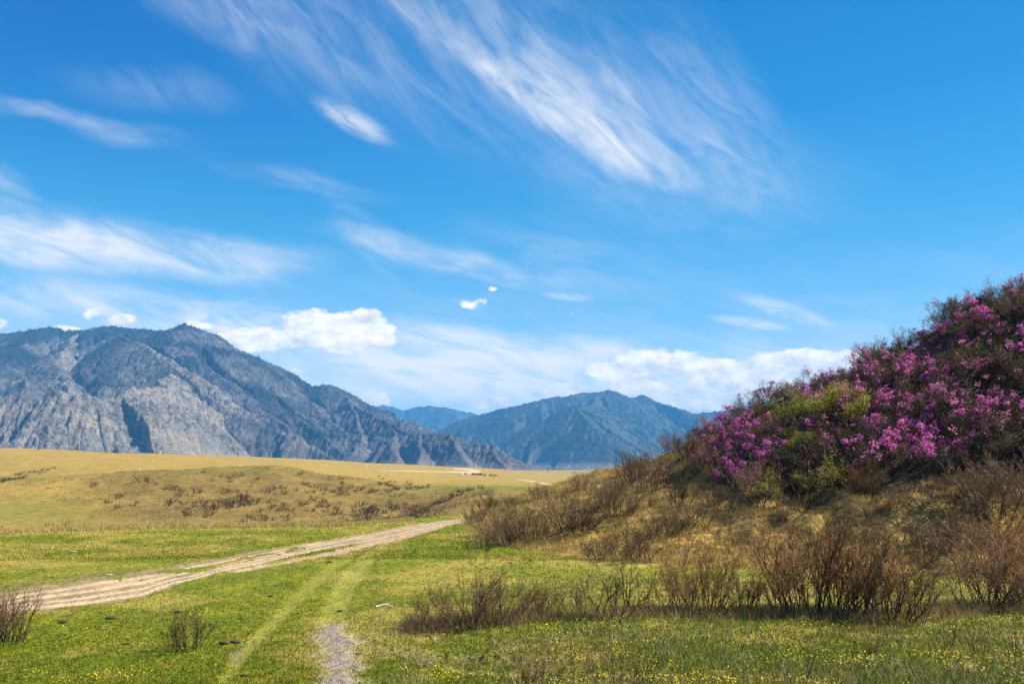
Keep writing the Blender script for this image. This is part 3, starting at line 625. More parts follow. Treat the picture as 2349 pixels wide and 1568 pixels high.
# bare shrubs: one mesh each
BARE = {}
def bare(key, mat, variants, **kw):
    BARE[key] = [stash(tubes('bare_shrub', grow(sd, **kw)[0], mat)) for sd in variants]
bare('dense', TW_RED, (1,2,3,4), n=24, h=1.0, base=.30, lean=.34, lv2=9, lv3=5, r0=.0075, dome=.25, up=.45, start=.22, thin=.9)
bare('brown', TW_GREY, (5,6,7,8), n=26, h=1.0, base=.20, lean=.52, lv2=8, lv3=5, r0=.0075, dome=.3, up=.4, start=.25)
bare('tree', TW_DARK, (9,10,11), n=8, h=1.0, base=.22, lean=.45, lv2=8, lv3=5, r0=.0105, dome=.2, up=.35, wig=.26, start=.35, l2=.45)
bare('stems', TW_DARK, (12,13,14), n=9, h=1.0, base=.14, lean=.28, lv2=3, lv3=1, r0=.0085, dome=.2, up=.5, wig=.10, start=.45, l2=.25)
bare('wisp', TW_GREY, (15,16,17,18), n=7, h=1.0, base=.20, lean=.45, lv2=5, lv3=2, r0=.0060, dome=.2, up=.5, wig=.14, start=.35)
bare('low', TW_GREY, (19,20,21), n=26, h=.8, base=.35, lean=1.15, lv2=5, lv3=3, r0=.0070, dome=.4, up=.12, wig=.22, start=.3)
bare('dark', TW_DARK, (22,23,24), n=26, h=1.0, base=.26, lean=.5, lv2=7, lv3=4, r0=.0085, dome=.3, up=.4, start=.25)
FARB = [stash(tubes('hillside_shrub', grow(sd, n=13, h=1.0, base=.42, lean=.75, lv2=5, lv3=1, r0=.030, dome=.4, up=.3, thin=1.1, start=.2)[0], TW_DARK if sd % 2 else TW_GREY, rmin=.010)) for sd in (31,32,33,34,35)]
def put(me, p, s, rz=None, tilt=(0,0), name='bare_shrub', wide=1.0):
    o = bpy.data.objects.new(name, me); C.objects.link(o); o.location = p
    o.rotation_euler = (tilt[0], tilt[1], R.random()*6.28 if rz is None else rz); o.scale = (s*wide, s*wide, s); return o
def ord_label(base, place): return base+' '+place
ROW = [ # base x, base row, top row, kind, label
 (985,1440,1345,'tree','small crooked bare shrub at the ragged end of the shrub row by the gravel patch'),
 (1072,1438,1285,'brown','broad tangled grey bare shrub, first big one of the row past the gravel patch'),
 (1145,1430,1305,'dark','dark bare shrub leaning against the broad tangled grey one'),
 (1218,1415,1325,'dense','reddish bare shrub with upright twigs beside the tangled grey shrubs'),
 (1292,1418,1325,'tree','open bare shrub shaped like a tiny tree in the thin part of the row'),
 (1345,1425,1308,'tree','dark forked bare shrub with a pale snapped stem'),
 (1405,1425,1290,'tree','wide open bare shrub with thick crooked stems and a dark twig knot'),
 (1452,1400,1268,'stems','tall leaning bare shrub rising over the thin part of the row'),
 (1512,1405,1305,'wisp','thin wispy bare shrub just before the dense rusty clump'),
 (1570,1398,1268,'dense','rusty brown dense bare shrub, shorter one of the two rusty clumps'),
 (1625,1402,1255,'dense','tall rusty brown bare shrub closing the shorter clump'),
 (1700,1402,1295,'dark','dark stemmed bare shrub between the two rusty clumps'),
 (1762,1405,1300,'wisp','low see-through bare shrub between the two rusty clumps'),
 (1812,1408,1245,'dense','rusty bare shrub opening the big dense clump'),
 (1872,1405,1208,'dense','tall rusty bare shrub near the middle of the big dense clump'),
 (1935,1402,1198,'dense','tallest rusty bare shrub in the big dense clump'),
 (1995,1408,1198,'dense','thick rusty bare shrub standing over the orange moss patch'),
 (2048,1418,1225,'brown','brown bare shrub with dark stems behind the orange moss patch'),
 (2108,1428,1300,'stems','bundle of upright black stems ending the big dense clump'),
 (2165,1402,1312,'wisp','sparse thin bare shrub in the gap after the big dense clump'),
 (2255,1395,1215,'brown','broad brown bare shrub on the far side of the gap in the row'),
 (2325,1390,1205,'dense','rusty brown bare shrub last in the row before the picture ends'),
 (2380,1395,1215,'dense','rusty brown bare shrub cut by the edge of the view'),
 (12,1472,1345,'dark','dense dark bare shrub cut by the frame beside the start of the dirt road'),
 (-32,1475,1350,'dark','dark bare shrub half hidden outside the frame near the dirt road'),
 (48,1466,1405,'stems','few thin stems standing beside the dark shrub near the dirt road'),
 (432,1490,1392,'dark','lone small leafless shrub in the turf casting a dark shadow'),
 (1325,1590,1440,'wisp','long wispy bare stems close to the camera below the row'),
 (1420,1600,1425,'wisp','tallest wispy bare shrub rising from the bottom of the view'),
 (1480,1598,1432,'wisp','wispy bare shrub with forked tops at the bottom of the view'),
 (1225,1592,1480,'wisp','short wispy stems beside the dry grass tuft'),
 (2182,1485,1398,'stems','slanting dark stems in the flowery turf, pair one'),
 (2245,1505,1402,'stems','slanting long dark stems in the flowery turf below the broad brown shrub'),
 (2300,1525,1425,'wisp','slanting thin stems in the turf near the corner of the meadow'),
 (2338,1495,1400,'stems','slanting stems in the turf at the right-hand end of the meadow'),
 (2165,1600,1480,'wisp','single curved dark stem standing in the turf'),
 (1842,1580,1470,'wisp','thin pale stems with side twigs low in the flowery turf'),
 (1965,1478,1432,'stems','short dark stems in the turf under the orange moss patch'),
 (2022,1470,1412,'stems','thin slanting stems beside the orange moss patch'),
]
for x, yb, yt, k, lab in ROW:
    p = hit(x, min(yb, 1640)); h = (yb-yt)/F*p.y*R.uniform(.92,1.2)
    o = put(R.choice(BARE[k]), p, h, tilt=(R.uniform(-.08,.08), R.uniform(-.08,.08) + (-.35 if 'slanting' in lab else 0)), wide=1.15 if k in ('dense','brown','dark') else 1.0)
    tag(o, lab, 'shrub', 'bare shrubs in a row on the meadow')
def Q(zx, zy): return 1009.4+zx*.1953, 991+zy*.1953
SLOPE = [((170,1385),1180,'stems','three thin stems standing first at the foot of the spur'),((330,1380),1130,'stems','narrow upright bare shrub second from the tip of the spur foot'),((520,1365),1170,'dark','small dark bare shrub third along the spur foot'),
 ((410,1065),885,'dark','bushy dark shrub where the dirt road vanishes behind the spur'),((580,930),735,'dark','dark shrub with a yellow-green top on the spur'),((860,885),745,'dark','dark slanting shrub on the ridge of the spur'),((620,1200),950,'brown','twiggy shrub above the spur foot'),((780,1320),1080,'brown','twiggy shrub near the bottom of the spur'),
 ((1000,1285),880,'brown','large brown twiggy shrub in the middle of the spur'),((1075,1200),920,'brown','brown shrub tucked behind the large twiggy one'),((1180,785),620,'brown','rounded bare shrub standing out on the skyline before the pale far road'),((1050,845),735,'wisp','thin shrub beside the rounded skyline one'),((1310,765),650,'wisp','thin see-through shrub where the far road ends'),((1650,705),505,'brown','brown rounded shrub on the skyline beneath the pale valley floor'),
 ((1560,1165),770,'brown','largest grey twiggy shrub on the spur'),((1680,1155),820,'dark','dark based shrub joined to the largest grey one'),((1830,1205),950,'wisp','wispy shrub next to the largest grey one'),((2095,1005),630,'brown','grey fan-shaped shrub high on the spur'),((2010,885),610,'brown','grey shrub behind the fan-shaped one'),
 ((2290,600),250,'dark','big dark evergreen looking shrub on the skyline of the spur'),((2130,590),360,'wisp','see-through bare shrub beside the big dark one'),((1390,1405),1180,'wisp','thin shrub low on the spur beside the turf'),((1740,1465),1210,'tree','forked bare shrub low on the spur'),((1900,1490),1230,'dark','upright dark shrub low on the spur'),((2330,1405),1080,'tree','open branched shrub with dark base on the dry slope'),
 ((2280,1065),870,'wisp','wispy shrub in the dry grass above the open branched one'),((1280,1265),1090,'wisp','wispy shrub in the middle of the spur'),((700,1245),1080,'brown','low brown shrub among yellow flowers on the spur'),((460,1295),1150,'low','low spreading shrub near the spur foot'),((1530,1335),1180,'wisp','thin shrub under the largest grey one'),((240,1060),985,'wisp','tiny twigs standing at the end of the dirt road')]
for (zx, zy), zt, k, lab in SLOPE:
    x, yb = Q(zx, zy); yt = Q(0, zt)[1]; p = hit(x, yb); h = (yb-yt)/F*p.y*(1.38 if k in ('brown','dark') else 1.2)
    o = put(R.choice(BARE[k]), p-Vector((0,0,.05)), h, wide=1.25 if k in ('brown','dark','low') else 1.0); tag(o, lab, 'shrub', 'bare shrubs on the spur')
for x, yb, yt, k, lab in [(1470,1288,1195,'tree','open bare shrub on dry grass below the small golden-leaved tree'),(1530,1232,1150,'brown','brown shrub on the dry slope left of the pink patch'),(1600,1205,1130,'dark','dark shrub under the first pink bushes'),(1668,1252,1175,'wisp','wispy shrub in the bright dry grass'),(1745,1155,1055,'brown','grey twiggy shrub touching the golden-leaved small tree'),(2000,1180,1115,'low','low brown shrub in dry grass under the dark slope'),(2105,1165,1085,'wisp','wispy brown shrub under the dark slope'),(2185,1180,1070,'low','spreading brown shrub under the dark slope'),(2235,1155,1055,'brown','brown shrub touching the dark upper slope'),(2300,1205,1055,'brown','tall brown shrub on the dry slope near the frame edge'),(2345,1155,1035,'brown','brown shrub on the dry slope cut by the frame'),(2150,1262,1165,'brown','brown shrub on dry turf behind the gap in the row'),(2232,1300,1180,'brown','bushy brown shrub right behind the row'),(2300,1295,1170,'dense','rusty shrub right behind the row near the frame edge'),(1560,1302,1235,'wisp','small wispy shrub where slope meets turf'),(2082,1232,1145,'low','low spreading shrub behind the big rusty clump'),(1500,1120,1040,'dark','dark shrub under the skyline near the first pink bushes'),(1560,1160,1090,'dark','dark shrub beneath the bare brown mound'),(1420,1180,1110,'low','low shrub on the ochre slope'),(1900,1240,1180,'low','low shrub behind the big rusty clump on dry grass'),(1640,1160,1100,'brown','brown shrub just under the lowest pink bushes'),(1800,1100,1040,'dark','dark shrub behind the small golden-leaved tree'),(1545,1040,985,'brown','brown twiggy shrub on the skyline just before the pink begins'),(1578,1052,985,'brown','taller brown shrub touching the first pink bush'),(1512,1062,1010,'wisp','wispy brown shrub on the skyline of the bare mound'),(1610,1085,1020,'brown','brown shrub below the first pink bush'),(1660,1110,1050,'brown','tangled brown shrub under the low pink clump'),(1560,1100,1045,'low','low brown shrub on the bare mound'),(1980,1130,1060,'dense','golden brown shrub against the dark slope')]:
    p = hit(x, yb); o = put(R.choice(BARE[k]), p-Vector((0,0,.05)), (yb-yt)/F*p.y*1.1, wide=1.25); tag(o, lab, 'shrub', 'bare shrubs on the dry slope')
# small nameless shrubs scattered over the dry slope
pts = []; tries = 0
low_b2 = lambda c: np.interp(c, [1400,1590,1650,1720,1800,1880,1950,2050,2150,2400,3000], [1050,1085,1105,1125,1140,1135,1125,1115,1100,1085,1080])
while len(pts) < 115 and tries < 9000:
    tries += 1; x = R.uniform(1400, 2420); y = R.uniform(1060, 1335)
    p = hit(x, y)
    if not lookup(GH, p.x, p.y) or y < low_b(x)-10: continue
    if any((p-q).length < .75 for q in pts): continue
    pts.append(p); k = R.choice(['low','low','brown','wisp'])
    o = put(R.choice(BARE[k]), p-Vector((0,0,.04)), R.uniform(.3, .8), wide=1.3, name='low_shrub')
    tag(o, 'small nameless twiggy shrub in the dry grass of the slope', 'shrub', 'small twiggy shrubs scattered over the dry slope')

# flowering shrubs
class Kind: pass
def flowering(seeds, bloom, dens, leafy, twig=TW_GREY, leafmat=LEAF_OLD, n=15, lean=.62, fs=.023, lsize=.016, up=.3, lper=5):
    L = []
    for sd in seeds:
        P, tips = grow(sd, n=n, h=1.0, base=.30, lean=lean, lv2=8, lv3=4, r0=.0085, dome=.38, up=up, wig=.2, start=.28, l2=.42)
        r = random.Random(sd+9); k = Kind(); k.br = stash(tubes('branches', P, twig)); k.fl = k.lf = None
        # blossoms sit in sprays: whole stems flower together
        if dens > 0:
            sp = [q for q in tips if perlin(np.array([q[0].x*2.6+sd]), np.array([q[0].y*2.6+q[0].z*2.2]), 3)[0] > (.55-dens) and q[0].z > .3]
            if len(sp) > 12: k.fl = stash(leaves('blossoms', sp, bloom, fs, 5, .026, sd, aspect=.85, flat=.9))
        if leafy > 0: k.lf = stash(leaves('leaves', [q for q in tips if r.random() < leafy], leafmat, lsize, lper, .05, sd+1))
        L.append(k)
    return L
K_HEAVY = flowering((41,42,43), BLOOM, .36, .9)
K_MED = flowering((44,45,46), BLOOM2, .17, 1.0)
K_FEW = flowering((47,48,49), BLOOM2, .05, 1.0)
K_NONE = flowering((50,51,52), None, 0, 1.0, twig=TW_DARK, lper=9, lsize=.018, leafmat=LEAF_DK)
K_OL = flowering((58,59), None, 0, 1.0, leafmat=LEAF_OL, lper=5)
K_YG = flowering((53,54), None, 0, 1.0, twig=TW_GREY, leafmat=LEAF_YG, n=30, lean=.55, lsize=.017, up=.6)
K_GG = flowering((55,56,57), None, 0, .8, twig=TW_GREY, leafmat=LEAF_GG, n=7, lean=.5, lsize=.014, up=.35)
def plant(K, p, s, name, label, cat, group, wide=1.0, rz=None, tilt=(0,0)):
    k = R.choice(K); e = bpy.data.objects.new(name, None); C.objects.link(e); e.location = p; e.empty_display_size = .1
    e.rotation_euler = (tilt[0], tilt[1], R.random()*6.28 if rz is None else rz); e.scale = (s*wide, s*wide, s)
    for nm, me in (('branches', k.br), ('blossoms', k.fl), ('leaves', k.lf)):
        if me: o = bpy.data.objects.new(nm, me); C.objects.link(o); o.parent = e
    return tag(e, label, cat, group)
used = []
def special(K, x, yb, yt, lab, name='leafy_shrub', grp='leafy shrubs on the hillside', wide=1.1):
    p = hit(x, yb); used.append((p, .9)); s = max(.5, (yb-yt)/F*p.y*1.02); plant(K, p-Vector((0,0,.06)), s, name, lab, 'shrub', grp, wide)
special(K_YG, 1862, 992, 890, 'domed yellow-green bush among the pink shrubs, duller half of the pair')
special(K_YG, 1925, 985, 878, 'domed yellow-green bush among the pink shrubs, brighter half of the pair')
special(K_GG, 1800, 968, 880, 'grey-green upright bush next to the pair of domed yellow-green ones')
special(K_YG, 1832, 1050, 982, 'small yellow-green bush below the domed pair')
special(K_GG, 1625, 992, 932, 'airy grey-green shrub on the skyline where the pink begins')
special(K_GG, 1812, 935, 878, 'airy grey-green shrub breaking the skyline above the domed pair')
special(K_GG, 1992, 852, 775, 'airy grey-green shrub on the skyline halfway up the hill')
special(K_GG, 2062, 812, 748, 'small airy shrub on the skyline just above the halfway one')
special(K_GG, 2172, 755, 676, 'airy leafless-looking shrub on the skyline near the top')
special(K_GG, 2285, 705, 635, 'dark airy shrub on the skyline at the top of the hill')
special(K_GG, 1462, 1095, 1030, 'grey-green bushy shrub on the skyline of the spur')
special(K_YG, 1128, 1165, 1140, 'tiny yellow-green bush among bare twigs on the spur')
# small spreading tree on the slope
p = hit(1838, 1172); P, tips = grow(77, n=9, h=2.0, base=.14, lean=.85, lv2=9, lv3=5, r0=.022, dome=.2, up=.28, wig=.26, start=.38, l2=.5)
e = bpy.data.objects.new('small_tree', None); C.objects.link(e); e.location = p-Vector((0,0,.05)); s_ = (1172-1035)/F*p.y/2.0; e.scale = (s_,)*3; e.rotation_euler = (0, -.12, .6)
tubes('branches', P, TW_DARK, e); leaves('leaves', [q for q in tips if R.random() < .9], LEAF_YG, .019, 5, .045, 5, e)
tag(e, 'small spreading tree with golden-green buds and a thin dark trunk on the dry slope', 'tree'); used.append((p, .8))
BAND = [(1650,1030,95),(1735,1040,70),(1680,985,80),(1875,985,45),(1900,930,60),(2180,930,110),(2080,990,90),(2330,880,70),(2060,905,80),(2330,930,60),(1780,1000,50),(2100,1010,60),(1620,1050,50)]
def bloom_at(x, y):
    c = 0
    for bx, by, br in BAND: c = max(c, 1-math.hypot(x-bx, (y-by)*1.2)/br)
    return c
labels = {'H': 'rhododendron thick with magenta blossom', 'M': 'rhododendron half covered with pink blossom', 'F': 'rhododendron with few pink blossoms', 'N': 'bronze-leaved rhododendron without blossom', 'O': 'olive-leaved rhododendron without blossom'}
cnt = {}
cands = []
r2 = random.Random(99)
while len(cands) < 9000:
    cands.append((r2.uniform(8.5, 33), r2.uniform(24, 49.5)))
placed = []
for x, y in cands:
    if not lookup(GH, x, y): continue
    tt = float(lookup(GT, x, y))
    if tt > 1.10 or tt < 0: continue
    z = float(zg(x, y)); c = HX+x/y*F; row = HY+(CAMZ-z)/y*F
    if row > low_b(c) or c > 2560 or c < 1590: continue
    if any((Vector((x,y,z))-q).length < (1.2 if c > 1760 else 1.45) for q in placed): continue
    if any((Vector((x,y,z))-q).length < d_ for q, d_ in used): continue
    placed.append(Vector((x, y, z)))
    s = r2.uniform(1.1, 2.05)*(1.0 if tt < .9 else .85)*(.62 if c < 1640 else .8 if c < 1720 else .95 if c < 1800 else 1)
    crow = row - s*.7/y*F
    b = bloom_at(c, crow); up_ = tt > .55; q = r2.random()
    if b > .25: k = 'H' if q < .85 else 'M'
    elif b > 0: k = 'H' if q < .3 else ('M' if q < .75 else 'F')
    elif up_: k = 'H' if q < .30 else ('M' if q < .68 else ('F' if q < .78 else ('O' if q < .92 else 'N')))
    else: k = 'F' if q < .2 else ('N' if q < .97 else 'M')
    pos_ = ('on the skyline' if tt > .88 else 'on the upper slope' if tt > .6 else 'halfway up' if tt > .32 else 'at the dark foot')
    side = ('toward the bare spur' if c < 1800 else 'above the golden tree' if c < 2000 else 'above the rusty clump' if c < 2200 else 'near the hilltop corner')
    plant({'H': K_HEAVY, 'M': K_MED, 'F': K_FEW, 'N': K_NONE, 'O': K_OL}[k], Vector((x, y, z-.08)), s, 'rhododendron', labels[k]+', '+pos_+' '+side, 'shrub', 'rhododendrons massed on the hillside', wide=1.12)
print('RHODO', len(placed))

# shrubs of the far tan hill
HS = []
def far_density(x, y):
    d = 0
    if 170 < x < 1000 and 1082 < y < 1200: d = .25 + .75*sstep(1100,1190,y)*sstep(380,850,x)
    if x > 760 and y > 1110: d += .6
    if 560 < x < 760 and 1070 < y < 1150: d *= .6
    if y > 1175 and x < 450: d *= .1
    if x < 170: d = 0
    return float(d)
def add_far(x, y, s, lab='small dark bare shrub on the tan hill across the road', grp='small bare shrubs on the tan hill'):
    p = hit(x, y, 56)
    if p.y < 84 or p.y > 420: return False
    o = put(R.choice(FARB), p-Vector((0,0,.05)), s, name='hillside_shrub', wide=R.uniform(.9,1.5)); tag(o, lab, 'shrub', grp); HS.append(p); return True
for x0, y0, x1, y1, n, dv in [(0,1106,60,1094,16,3),(40,1088,130,1074,14,3),(0,1100,110,1080,8,4),(945,1186,1060,1128,26,4),(1050,1128,1110,1120,6,2),(870,1198,960,1182,16,6),(930,1122,985,1116,9,3),(870,1112,905,1104,6,3)]:
    for i in range(n):
        f = (i+R.random())/n; add_far(x0+(x1-x0)*f, y0+(y1-y0)*f+R.uniform(-dv,dv), R.uniform(.6,1.1), 'dark bare shrub in the line along the gully beside the tan hill', 'bare shrubs lining the gullies')
tries = 0
clus = [(R.uniform(180,1000), R.uniform(1085,1198)) for _ in range(60)]
while len(HS) < 290 and tries < 30000:
    tries += 1; cx_, cy_ = R.choice(clus); x = cx_+R.gauss(0,22); y = cy_+R.gauss(0,5)
    if R.random() > far_density(x, y): continue
    p = hit(x, y, 56)
    if any((p-q).length < 1.1 for q in HS): continue
    add_far(x, y, R.uniform(.55, 1.25)*(1.5 if R.random() < .12 else 1))
print('FAR', len(HS))

# ------------------------------------------------------------------ grass, dry grass, flowers
def blades(name, label, n, region, h, wdt, cols, seed, lean=.5, per=4, spread=.05, keep=None, fall=None, trans=.25, wind=(0,0)):
    r = np.random.default_rng(seed); x, y = region(r, n); 
    k = np.ones(len(x), bool)
    if keep: k = keep(x, y, r)
    x = x[k]; y = y[k]; x = np.repeat(x, per); y = np.repeat(y, per); N = len(x)
    x = x + r.normal(0, spread, N); y = y + r.normal(0, spread, N); z = zg(x, y)
    hh = h(x, y, r); ww = wdt(x, y); a = r.random(N)*6.283; l = r.normal(0, lean, (N, 2))*hh[:, None] + np.array(wind)*hh[:, None]
    if fall is not None: l = l + fall(x, y)*hh[:, None]
    V = np.zeros((N, 3, 3)); cx_ = np.cos(a)*ww; cy_ = np.sin(a)*ww
    V[:,0] = np.stack([x-cx_, y-cy_, z-.01], 1); V[:,1] = np.stack([x+cx_, y+cy_, z-.01], 1)
    L = np.maximum(.25, np.sqrt(np.maximum(.05, 1-np.minimum(.9,(l**2).sum(1)/hh**2))))
    V[:,2] = np.stack([x+l[:,0], y+l[:,1], z+hh*L], 1)
    c = cols(x, y, r); A = np.repeat(c, 3, 0)
    m, t, out = material(name); col = t.attr('col'); principled(t, out, col, 1.0, .0, None, trans)
    o = mesh_from(name, V.reshape(-1,3), np.arange(N*3).reshape(-1,3), m, attrs={'col': A}); return tag(o, label, kind='stuff')
def fan(y0, y1, p=1.0, c0=-60, c1=2410):
    def f(r, n):
        q = r.random(n)**p; y = 1/np.sqrt((1/y0**2)*(1-q)+(1/y1**2)*q); c = r.uniform(c0, c1, n); return (c-HX)/F*y, y
    return f
def okmeadow(x, y, r):
    return ~lookup(road_m, x, y) & ~(lookup(grav_m, x, y)&(r.random(len(x))<.93)) & ~(lookup(soilm, x, y) > r.uniform(.2,1.3,len(x))) & (lookup(GW, x, y) < .3) & (lookup(dk, x, y) < r.uniform(.1,1,len(x)))
def mixc(pal, wts, var=.2):
    pal = np.array(pal); 
    def f(x, y, r):
        w = np.array(wts(x, y) if callable(wts) else np.tile(wts, (len(x),1)), float); w = w/w.sum(1, keepdims=True); cum = w.cumsum(1); u = r.random((len(x),1)); i = (u > cum).sum(1).clip(0, len(pal)-1)
        return pal[i]*r.uniform(1-var, 1+var, (len(x),1))
    return f
PAL = [(.085,.130,.005), (.165,.185,.007), (.40,.29,.07), (.080,.155,.048), (.18,.11,.035)]
def wmead(x, y):
    d = lookup(dry, x, y); c = col_of(x, y); rgt = sstep(900, 1300, c)*sstep(30, 19, y); tk = lookup(tra, x, y); gg = 1-.62*sstep(1180, 1450, c)*sstep(16.3, 18.5, y)
    return np.stack([(.5-.05*rgt)*gg, .45*gg, .10+.7*d+.22*rgt+.25*tk, .10+.65*rgt, .02+.08*rgt], 1)
blades('meadow_grass', 'short green and straw coloured grass of the meadow', 76000, fan(9.5, 27), lambda x, y, r: r.uniform(.035,.10,len(x))*(1-.45*lookup(tra,x,y))*(.58+.50*sstep(900,1300,col_of(x,y))), lambda x, y: .0035+.00028*y, mixc(PAL, wmead), 3, .45, keep=lambda x,y,r: okmeadow(x,y,r) & ~lookup(GH,x,y))
blades('meadow_grass', 'short turf of the farther meadow', 45000, fan(26, 50), lambda x, y, r: r.uniform(.03,.08,len(x)), lambda x, y: .0004*y, mixc(PAL, wmead), 4, .45, keep=lambda x,y,r: okmeadow(x,y,r) & ~lookup(GH,x,y), per=3, spread=.1)
def edge_reg(r, n):
    c = r.uniform(-60, 950, n); rw = np.interp(c,[0,300,750,950,1060],[1226,1214,1211,1192,1188])+r.normal(0,2.5,n); y = 3*F/(rw-HY); return (c-HX)/F*y, y
blades('dry_grass', 'line of long dry grass along the edge of the terrace', 9000, edge_reg, lambda x, y, r: r.uniform(.08,.28,len(x)), lambda x, y: .012+0*x, mixc([(.50,.38,.14),(.36,.27,.09),(.25,.22,.05)], [.5,.35,.15]), 5, .4, per=3, keep=lambda x,y,r: ~lookup(road_m,x,y))
def downhill(x, y):
    e = .5; gx = (zg(x+e, y)-zg(x-e, y)); gy = (zg(x, y+e)-zg(x, y-e)); g = np.stack([-gx, -gy], 1); n = np.linalg.norm(g, axis=1, keepdims=True)+.05; return g/n*.75
def reg_slope(r, n):
    x = r.uniform(-4.4, 30, n); y = r.uniform(20, 52, n); return x, y
blades('dry_grass', 'long matted straw grass hanging down the slope', 60000, reg_slope, lambda x, y, r: r.uniform(.12,.34,len(x)), lambda x, y: .007+.0001*y, mixc([(.52,.37,.13),(.34,.23,.07),(.17,.11,.04),(.16,.16,.022)], lambda x, y: np.stack([.42+0*x, .34+0*x, .2+0*x, .05+.25*sstep(0,.5,fbm(x/2.2,y/2.2,3,91))], 1)), 6, .42, per=6, spread=.09, fall=downhill,
       keep=lambda x,y,r: (lookup(GH,x,y)) & (lookup(litter_shade,x,y) < .5) & (lookup(GT,x,y) < 1.03) & (fbm(x/1.1,y/1.1,2,92) > r.uniform(-.6,.4,len(x))))
# fringe of longer dry grass below the shrub row
def reg_row(r, n):
    c = np.concatenate([r.uniform(930, 1250, n//2), r.uniform(1250, 2380, n-n//2)]); rw = np.where(c < 1000, 1445, np.interp(c,[1000,1250,1500,2100,2400],[1440,1418,1405,1412,1395]))+r.normal(0,7,n); y = 3*F/(rw-HY); return (c-HX)/F*y, y
blades('dry_grass', 'brown dry grass tangled around the feet of the shrub row', 7000, reg_row, lambda x, y, r: r.uniform(.08,.30,len(x)), lambda x, y: .0065+0*x, mixc([(.36,.25,.11),(.22,.13,.06),(.14,.08,.04),(.24,.24,.05)], [.35,.3,.2,.15]), 8, .6, per=4, keep=lambda x,y,r: ~lookup(road_m,x,y))
# tussocks of the far hill
def reg_hill(r, n):
    c = r.uniform(-60, 1130, n); y = r.uniform(75, 215, n); return (c-HX)/F*y, y
blades('dry_tussocks', 'brown and straw tussocks covering the tan hill', 26000, reg_hill, lambda x, y, r: r.uniform(.15,.5,len(x)), lambda x, y: .05+0*x, mixc([(.30,.19,.06),(.20,.12,.05),(.46,.32,.11),(.22,.21,.04)], [.35,.25,.3,.1]), 9, .6, per=3, spread=.25,
       keep=lambda x,y,r: (fbm(x/7,y/7,3,95) > r.uniform(-.3,.7,len(x))) & (lookup(hg+0*GX,x,y) < .4))
blades('dead_stalks', 'pale dead stalks standing in the turf', 5200, fan(9.6, 22, c0=850), lambda x, y, r: r.uniform(.10,.30,len(x)), lambda x, y: .0028+.00012*y, mixc([(.52,.42,.24),(.34,.24,.13),(.20,.12,.06)], [.5,.3,.2]), 15, .45, per=2, spread=.03, keep=lambda x,y,r: okmeadow(x,y,r) & ~lookup(GH,x,y) & (fbm(x/1.5,y/1.5,2,98) > -.1))
# yellow flowers
def flower_mesh(name, label, n, cfun, size, colour, seed, y0=9.8, y1=22):
    r = np.random.default_rng(seed); x, y = fan(y0, y1)(r, n); c = col_of(x, y); rw = HY+3*F/y
    k = (cfun(c, rw, x, y) > r.random(n)) & ~lookup(road_m,x,y) & ~lookup(grav_m,x,y); x = x[k]; y = y[k]; N = len(x); z = zg(x, y)+r.uniform(.04,.085,N); s = size*r.uniform(.6,1.2,N)
    V = np.zeros((N, 5, 3)); nx_ = r.normal(0,.35,N); ny_ = r.normal(-.45,.35,N)
    for q in range(5):
        a = q*1.2566; u = np.cos(a)*s; v = np.sin(a)*s; V[:,q] = np.stack([x+u, y+v, z-u*nx_-v*ny_], 1)
    m, t, out = material(name); principled(t, out, colour, .6, .2, None, .2)
    return tag(mesh_from(name, V.reshape(-1,3), np.arange(N*5).reshape(-1,5), m), label, kind='stuff')
def dens_y(c, rw, x, y):
    n = np.clip(fbm(x/1.3, y/1.3, 3, 81)*1.1+.15, 0, 1)**1.3
    right = sstep(880, 1050, c)*(rw > 1405)*(1.0)
    left = np.exp(-((c-250)/170)**2-((rw-1440-(250-c)*.07)/18)**2)*.8 + np.exp(-((c-470)/70)**2-((rw-1408)/9)**2) + np.exp(-((c-220)/200)**2-((rw-1545)/26)**2)*.7 + np.exp(-((c-620)/60)**2-((rw-1350)/5)**2)*.6 + np.exp(-((c-150)/100)**2-((rw-1290)/8)**2)*.3
    mid = np.exp(-((c-1000)/130)**2-((rw-1440)/26)**2)*.5 + .1*sstep(1100,1500,c)*(rw > 1290)
    return np.clip(right*.5+left*.6+mid, 0, 1)*n
flower_mesh('yellow_flowers', 'tiny yellow flowers sprinkled through the turf', 52000, dens_y, .0105, (.66,.50,.006), 12, 9.8, 26)
for x, yy in [(1247,1484),(1243,1568-4),(1236,1560),(1252,1486)]: pass
flower_mesh('purple_flowers', 'a few purple flowers in the turf under the shrub row', 3000, lambda c, rw, x, y: (np.exp(-((c-1250)/7)**2-((rw-1484)/4)**2)+np.exp(-((c-1240)/8)**2-((rw-1556)/5)**2)), .022, (.17,.05,.42), 13, 9.8, 16)
# dry tufts standing alone
TUFT = [(1215,1568,1505,'golden grass tuft among the wispy stems at the bottom of the view'),(1998,1500,1462,'pale grass tuft beside a dark clod in the flowery turf'),(1990,1128,1060,'golden upright grass clump against the dark slope')]
m_tuft = simple('golden_grass', (.42,.30,.07), (.30,.24,.05), 6, .7, .3)
for x, yb, yt, lab in TUFT:
    p = hit(x, yb); h = (yb-yt)/F*p.y*1.2; P = []
    for i in range(70):
        a = R.random()*6.28; rr = R.random()*.09; d = Vector((math.cos(a)*R.uniform(.1,.7), math.sin(a)*R.uniform(.1,.7), 1)).normalized(); q = Vector((math.cos(a)*rr, math.sin(a)*rr, -.02)); L = h*R.uniform(.6,1.05)
        P.append(([q, q+d*L*.5, q+d*L*.8+Vector((d.x,d.y,0))*L*.1, q+d*L+Vector((d.x,d.y,-.3))*L*.2], .005, .001, 1))
    o = tubes('grass_tuft', P, m_tuft); o.location = p; tag(o, lab, 'grass')

